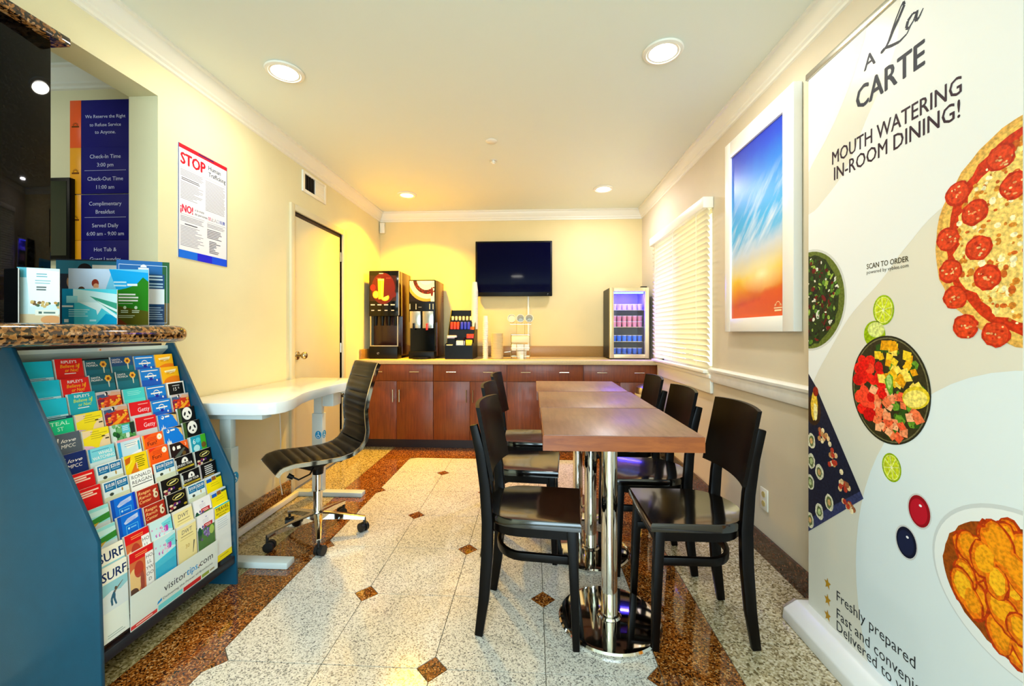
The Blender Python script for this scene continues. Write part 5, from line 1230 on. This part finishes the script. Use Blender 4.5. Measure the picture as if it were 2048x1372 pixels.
# pizza
P = BP(); pu, pv = .838, 1.470
P.disc(pu, pv, .290, .288, C(226,170,80), 1, 60, wob=.012); P.disc(pu, pv, .276, .274, C(240,190,90), 2, 60, wob=.012); P.disc(pu+.004, pv, .262, .262, C(206,50,14), 3, 60, wob=.02); P.disc(pu+.012, pv, .243, .243, C(246,206,110), 4, 60, wob=.045)
for i in range(420):
    a_, r_ = rg.uniform(PI*.5, PI*1.5), .240*math.sqrt(rg.random()); s_ = rg.uniform(.003,.009)
    P.disc(pu+.01+r_*math.cos(a_), pv+r_*math.sin(a_), s_, s_*rg.uniform(.6,1.3), rc(C(214,130,40),C(226,150,50),C(250,226,140),C(255,240,190),C(206,96,30),C(252,220,120)), 5+i%3, 7)
for (px, py) in ((.612,1.61),(.585,1.49),(.592,1.40),(.655,1.545),(.665,1.45),(.605,1.325),(.685,1.37),(.632,1.245),(.705,1.225),(.715,1.665),(.745,1.585)):
    P.disc(px, py, .033, .033, C(196,44,16), 9, 20, wob=.07); P.disc(px, py, .028, .028, C(222,66,26), 10, 18, wob=.07)
    for i in range(9): P.disc(px+rg.gauss(0,.010), py+rg.gauss(0,.010), rg.uniform(.002,.006), .003, rc(C(240,150,90),C(246,196,130),C(190,40,16)), 11, 6)
P.build('pizza_print', M['food'], t)
# salad plate, cut by the banner edge
P = BP(.0005); P.disc(0, 1.363, .212, .212, C(214,214,210), 1, 48); P.build('plate_print', M['matte'], t); P = BP(); P.disc(0, 1.363, .202, .203, C(96,110,40), 2, 48); P.disc(-.012, 1.363, .186, .190, C(34,52,22), 3, 48, wob=.03)
for i in range(190):
    a_, r_ = rg.uniform(-PI/2, PI/2), .178*math.sqrt(rg.random()); s_ = rg.uniform(.006,.016)
    P.disc(-.006+r_*math.cos(a_), 1.363+r_*math.sin(a_), s_, s_*rg.uniform(.3,.9), rc(C(20,36,16),C(44,84,24),C(86,130,40),C(226,226,206),C(110,20,24),C(84,16,18),C(150,180,70),C(30,30,26)), 4+i%4, rg.choice([4,5,7]), rg.random()*3)
P.build('salad_print', M['food'], t)
# limes
P = BP(); lm, lp = C(150,180,0), C(206,216,40)
def lime(u, v, ru, rv, L=2):
    P.disc(u, v, ru, rv, lm, L); P.disc(u, v, ru*.86, rv*.88, C(220,226,120), L+1); P.disc(u, v, ru*.78, rv*.82, lp, L+2)
    for i in range(8): a_ = R(45*i+12); P.stroke([(u,v),(u+ru*.76*math.cos(a_), v+rv*.8*math.sin(a_))], .0025, C(232,236,150), L+3)
    P.disc(u, v, ru*.1, rv*.1, C(250,250,210), L+4, 8)
lime(.372, 1.303, .041, .050); P.build('lime_print', M['food'], t)
P = BP(); P.disc(.336, 1.222, .044, .046, lm, 1); P.disc(.342, 1.238, .034, .026, C(216,224,130), 2); P.build('lime_print', M['food'], t)
P = BP(); lime(.403, .790, .036, .046); P.build('lime_print', M['food'], t)
# fruit and salmon bowl
P = BP(.0010); fu, fv, ra, rb = .388, 1.041, .149, .177
P.disc(fu, fv, ra, rb, C(40,40,26), 6, 56); P.disc(fu, fv, ra-.006, rb-.006, C(110,104,70), 7, 56); P.disc(fu, fv, ra-.010, rb-.010, C(50,46,24), 8, 56)
def cl_in(u, v, k=.90): return ((u-fu)/ra)**2 + ((v-fv)/rb)**2 < k*k
def blob(n, us, vs_, cols, s0, s1, L, k=4):
    for i in range(n):
        for _ in range(30):
            u, v = rg.uniform(*us), rg.uniform(*vs_)
            if cl_in(u, v): break
        s_ = rg.uniform(s0, s1); P.disc(u, v, s_, s_*rg.uniform(.8,1.3), rc(*cols), L+i%3, k, rg.random()*3)
blob(60, (.25,.53), (.88,1.2), [C(60,110,24),C(100,150,40),C(40,80,20)], .008, .018, 9, 6)
blob(34, (.25,.37), (.93,1.13), [C(226,16,10),C(240,30,16),C(206,10,10),C(250,70,40)], .014, .024, 12, 9)
blob(34, (.35,.52), (1.06,1.20), [C(250,206,40),C(246,186,20),C(255,222,90),C(236,160,10)], .014, .022, 12, 4)
blob(40, (.33,.50), (.89,1.04), [C(246,120,70),C(250,150,100),C(240,90,50),C(255,180,130)], .013, .021, 12, 4)
for i in range(40): 
    u, v = rg.uniform(.35,.49), rg.uniform(.90,1.03)
    if cl_in(u, v, .85): P.disc(u, v, .0018, .002, C(60,30,10), 16, 5)
P.disc(.395, 1.06, .016, .034, C(100,160,40), 16, 9, wob=.3); P.disc(.395, 1.065, .010, .022, C(170,206,110), 17, 8, wob=.3)
P.disc(.488, 1.03, .046, .034, C(226,196,40), 16, 24, R(18)); P.disc(.486, 1.026, .040, .026, C(246,224,110), 17, 24, R(18))
P.build('bowl_print', M['food'], t)
# slate with sushi rolls, cut by the banner edge
P = BP(); P.poly([(-.1,1.16),(.044,1.008),(.290,.643),(-.1,.30)], C(32,34,52), 1)
P.poly([(-.1,.36),(-.1,.30),(.290,.643),(.276,.664)], C(54,60,100), 2)
P.disc(.030, .905, .045, .062, C(60,40,24), 3); P.disc(.036, .93, .020, .070, C(240,196,60), 4, 10, wob=.2); P.disc(.044, .90, .012, .040, C(255,236,160), 5, 8, wob=.2); P.disc(.044, .985, .016, .02, C(150,40,20), 4)
for (u, v, s_) in ((.096,.815,1),(.140,.742,1),(.190,.665,1.05),(.222,.590,1.0)):
    for q in range(14): P.disc(u+rg.gauss(0,.013), v+rg.gauss(0,.013), .010*s_, .011*s_, rc(C(206,150,90),C(236,196,140),C(170,100,60),C(190,60,40),C(250,226,180)), 3+q%3, 7)
for (u, v) in ((.018,.775),(.066,.660),(.012,.600),(.122,.560),(.066,.500),(.010,.440),(.018,.690)):
    P.disc(u, v, .024, .032, C(226,220,190), 3, 16, wob=.08); P.disc(u, v, .016, .022, C(110,120,70), 4, 12, wob=.15); P.disc(u, v, .009, .013, rc(C(220,170,110),C(200,210,150)), 5, 9)
P.build('sushi_print', M['food'], t)
# sauces
for (u, v, c0, c1) in ((.499,.690,C(150,10,24),C(190,20,40)), (.456,.574,C(12,16,40),C(24,32,64))):
    P = BP(); P.disc(u, v, .039, .052, C(206,206,206), 1); P.disc(u, v, .035, .047, c0, 2); P.disc(u-.002, v-.002, .028, .038, c1, 3); P.disc(u+.004, v+.018, .005, .004, C(240,240,245), 4, 8); P.build('sauce_print', M['matte'], t)
# plate of golden nuggets
P = BP(.0005); nu_, nv_ = .768, .600
P.disc(nu_, nv_, .228, .205, C(206,212,214), 1, 56); P.disc(nu_, nv_-.004, .222, .198, C(236,240,240), 2, 56); P.build('plate_print', M['matte'], t); P = BP(); P.disc(nu_+.004, nv_-.006, .200, .168, C(150,70,10), 3, 56, wob=.015)
for i in range(44):
    for _ in range(40):
        a_, r_ = rg.uniform(0, 2*PI), math.sqrt(rg.random())*.9; u, v = nu_+.004+.180*r_*math.cos(a_), nv_-.006+.148*r_*math.sin(a_)
        if u < BWD + .02: break
    w1 = rg.uniform(.024,.031); w2 = w1*rg.uniform(1.7,2.5); ro = rg.uniform(-.9,.1) + PI/2*0
    c1 = rc(C(250,166,20),C(246,150,16),C(255,184,30)); L_ = 4 + 3*(i//9)
    P.disc(u, v, w1+.005, w2*.8+.005, C(186,56,6), L_, 14, ro+.6, wob=.06); P.disc(u, v, w1, w2*.8, C(236,120,10), L_+1, 14, ro+.6, wob=.08); P.disc(u+.002, v+.003, w1*.78, w2*.62, c1, L_+2, 12, ro+.6, wob=.12)
P.build('nugget_print', M['food'], t)
MB().box(BX-.008, BY0-BWD-.01, BZ1-.006, BX+.010, BY0+.012, BZ1+.022).build('top_rail', M['steel'], t, bevel=.004)
MB().cyl((BX+.03, BY0-BWD/2, .06), (BX+.012, BY0-BWD/2, BZ1), .009, n=12).build('support_pole', M['steel'], t, smooth=True)
MB().prism([(1.070, 0), (1.255, 0), (1.250, .05), (1.20, .082), (1.13, .082), (1.075, .045)], 'y', BY0-BWD-.035, BY0+.030).build('base_housing', mat('satin_white_base', C(232,232,230), .3), t, bevel=.006)
MB().prism([(1.072, .002), (1.253, .002), (1.248, .05), (1.20, .080), (1.13, .080), (1.077, .045)], 'y', BY0+.030, BY0+.040).build('end_cap', M['steel'], t)

# ================================================================== CARDS STANDING ON THE BAR
def card(name, lab, px0, px1, py0, zc0, zc1, draw, cat='card', back=None, zb=1.2575, thick=.0025):
    """an upright card: its two lower corners are seen at columns px0, px1 from depths zc0, zc1"""
    s_, c_ = math.sin(math.atan(42/823)), math.cos(math.atan(42/823))
    pts = []
    for px, zc in ((px0, zc0), (px1, zc1)):
        xc = (px-1024)/823*zc; pts.append(Vector((xc*c_ - zc*s_, xc*s_ + zc*c_, zb)))
    a, b_ = pts; d_ = b_-a; w_ = d_.length; H_ = 1.23 - (py0-664)/823*(zc0+zc1)/2 - zb; d_.normalize()
    mid = (a+b_)/2; ang = math.atan2(d_.y, d_.x)
    t = bpy.data.objects.new(name, None); COL.objects.link(t); ORG[name] = (0,0,0); ORG[t.name] = (0,0,0)
    t.location = mid; t.rotation_euler = (0, 0, ang); tag(t, lab, cat)
    MB().box(-w_/2, 0, 0.003, w_/2, thick, H_, C(240,240,238)).build('card', M['print'], t)
    P = Print((-w_/2, 0, .003), (1,0,0), (0,0,1), clip=(0,0,w_,H_-.003)); draw(P, w_, H_-.003); P.build('card_print', M['print'], t)
    hb = MB().box(-w_/2, thick, 0, w_/2, thick+.002, H_*.97); hb.box(-w_/2, -.014, 0, w_/2, thick, .0022)
    hb.build('stand', back or M['acrylic'], t)
    return t
def c_flyer(P, w, h):
    P.rect(0,0,w,h,C(20,100,170),0); P.rect(w*.86,0,w,h,C(30,90,40),1); P.rect(0,0,w*.9,h*.80,C(16,70,120),1); P.rect(w*.9,0,w,h*.35,C(110,90,40),2)
    for q in ((.04,.03,.95,.037),(.04,.93,.95,.937),(.04,.03,.046,.937),(.944,.03,.95,.937)): P.rect(w*q[0],h*q[1],w*q[2],h*q[3],C(220,234,246),3)
    P.disc(w*.50,h*.90,w*.06,h*.045,W_,3,14,0,0,PI); P.rect(w*.40,h*.865,w*.60,h*.893,W_,3); P.lines(w*.5,w*.9,h*.78,2,h*.05,h*.025,C(200,224,240),3,jag=.3); P.lines(w*.5,w*.9,h*.66,2,h*.045,h*.022,C(180,214,236),3,jag=.3)
    P.rect(w*.58,h*.33,w*.90,h*.57,C(240,244,246),3); P.rect(0,h*.05,w*.9,h*.30,C(30,60,100),2); P.lines(w*.60,w*.90,h*.28,6,h*.035,h*.014,C(150,180,206),4,jag=.3)
def c_sky(P, w, h):
    P.rect(0,0,w,h,C(120,206,240),0); P.poly([(0,h),(w*.55,h),(w*.4,h*.4),(0,h*.3)],C(206,222,244),1); P.poly([(w*.5,h),(w,h*.94),(w,h*.6),(w*.6,h*.6)],C(20,170,235),1)
    P.poly([(w*.60,0),(w,0),(w,h*.78),(w*.93,h*.86),(w*.84,h*.72),(w*.72,h*.66),(w*.60,h*.62)],C(40,130,20),2); P.poly([(w*.60,0),(w,0),(w,h*.24),(w*.60,h*.34)],C(90,90,10),3); P.poly([(w*.60,0),(w*.74,0),(w*.60,h*.14)],C(130,60,20),4)
    P.disc(w*.33,h*.74,w*.045,h*.075,C(150,50,30),3,14); P.disc(w*.34,h*.69,w*.035,h*.05,C(226,160,120),4,12); P.poly([(w*.26,h*.60),(w*.30,h*.66),(w*.38,h*.66),(w*.44,h*.60)],C(220,220,216),4); P.disc(w*.16,h*.62,w*.045,h*.06,C(90,50,30),3,12); P.disc(w*.175,h*.59,w*.035,h*.05,C(220,170,120),4,10)
    for q in (.78,.72): P.rect(w*.56,h*q-h*.03,w*.72,h*q,C(190,230,244),5)
    P.rect(w*.73,h*.70,w*.86,h*.74,W_,5); P.lines(w*.62,w*.88,h*.56,3,h*.055,h*.028,W_,5,jag=.2); P.rect(w*.62,h*.38,w*.80,h*.388,C(230,240,230),5)
    for x in (.70,.84): P.disc(w*x,h*.31,w*.02,h*.03,C(220,236,210),5,10); P.lines(w*(x-.05),w*(x+.05),h*.26,2,h*.03,h*.014,C(220,236,210),5)
    P.lines(w*.62,w*.85,h*.17,2,h*.03,h*.012,C(214,226,190),5,jag=.3)
def c_sea(P, w, h):
    P.rect(0,0,w,h,C(80,206,222),0); P.rect(0,0,w*.22,h,C(20,140,180),1); P.poly([(w*.2,h),(w,h*.86),(w,h*.5),(w*.4,h*.62),(w*.2,h*.6)],C(206,236,236),1); P.poly([(w*.5,h*.80),(w,h*.60),(w,h*.30),(w*.75,h*.52)],C(60,160,130),2); P.poly([(w*.62,h*.68),(w,h*.42),(w,h*.34),(w*.7,h*.58)],C(226,244,240),3)
    P.poly([(w*.3,h*.62),(w*.62,h*.40),(w*.64,h*.26),(w*.72,h*.46),(w,h*.16),(w,h*.26),(w*.66,h*.62)],C(230,248,246),3); P.poly([(w*.62,0),(w,0),(w,h*.22),(w*.8,h*.30)],C(0,160,206),2)
    P.rect(w*.08,h*.60,w*.28,h*.80,C(150,220,230),2); P.rect(0,h*.48,w*.2,h*.53,W_,2); P.lines(w*.12,w*.52,h*.42,4,h*.06,h*.025,C(190,240,246),3,jag=.3); P.rect(w*.04,h*.05,w*.12,h*.14,W_,3); P.rect(w*.5,h*.08,w*.62,h*.13,C(190,240,250),3)
def c_beige(P, w, h):
    P.rect(0,0,w,h,C(214,234,236),0); P.rect(0,0,w*.25,h,C(190,222,226),1); P.rect(0,h*.82,w*.22,h,C(90,180,200),2); P.poly([(w*.2,h),(w,h*.95),(w,h*.35),(w*.3,h*.30)],C(240,248,250),1); P.rect(0,0,w,h*.16,C(222,200,160),2); P.disc(w*.8,h*.06,w*.25,h*.08,C(226,160,100),3)
    P.lines(w*.45,w*.72,h*.90,2,h*.045,h*.018,C(110,170,180),4,jag=.1); P.lines(w*.42,w*.80,h*.78,2,h*.045,h*.018,C(150,190,196),4,jag=.1); P.lines(w*.45,w*.76,h*.665,2,h*.045,h*.026,C(90,100,96),4,jag=.3)
    for i in range(22): P.disc(w*random.uniform(.3,1),h*random.uniform(.28,.42),w*.05,h*.025,random.choice([C(190,140,60),C(110,80,40),C(70,100,70),C(210,180,110)]),3+i%2,6,random.random()*3)
    P.rect(w*.42,h*.14,w*.98,h*.24,C(240,238,224),5); P.rect(w*.50,h*.17,w*.58,h*.21,C(70,100,90),6); P.rect(w*.62,h*.175,w*.90,h*.205,C(90,120,110),6)
def c_dark(P, w, h):
    P.rect(0,0,w,h,C(30,40,60),0); P.rect(0,h*.78,w,h*.98,C(40,120,150),1); P.rect(w*.58,0,w,h*.92,C(236,240,240),1); P.disc(w*.27,h*.66,w*.10,h*.12,C(176,140,110),2); P.disc(w*.28,h*.74,w*.10,h*.06,C(60,40,30),3); P.disc(w*.30,h*.44,w*.16,h*.12,C(10,20,90),2); P.disc(w*.46,h*.84,w*.12,h*.10,C(16,14,30),2); P.disc(w*.3,h*.30,w*.12,h*.06,C(150,120,100),3)
ab = mat('black_card_back', C(8,8,9), .5)
card('standing_card', 'small card with couple photo at the back of the bar', 112, 236, 519, 1.93, 1.97, c_dark)
card('standing_card', 'blue framed flyer rightmost of the cards on the bar', 233, 339, 522, 1.76, 1.84, c_flyer)
card('standing_card', 'wide postcard with sky, two people and green right side', 137, 297, 538, 1.70, 1.74, c_sky)
card('standing_card', 'turquoise sea postcard standing frontmost on the bar', 124, 234, 578, 1.58, 1.605, c_sea)
card('standing_card', 'tall pale card in a clear holder beside the pillar', 34, 119, 536, 1.375, 1.42, c_beige)
card('standing_card', 'black backed card stand seen edge on beside the pillar', 8, 36, 537, 1.385, 1.36, lambda P, w, h: P.rect(0,0,w,h,C(8,8,9),0), back=ab)
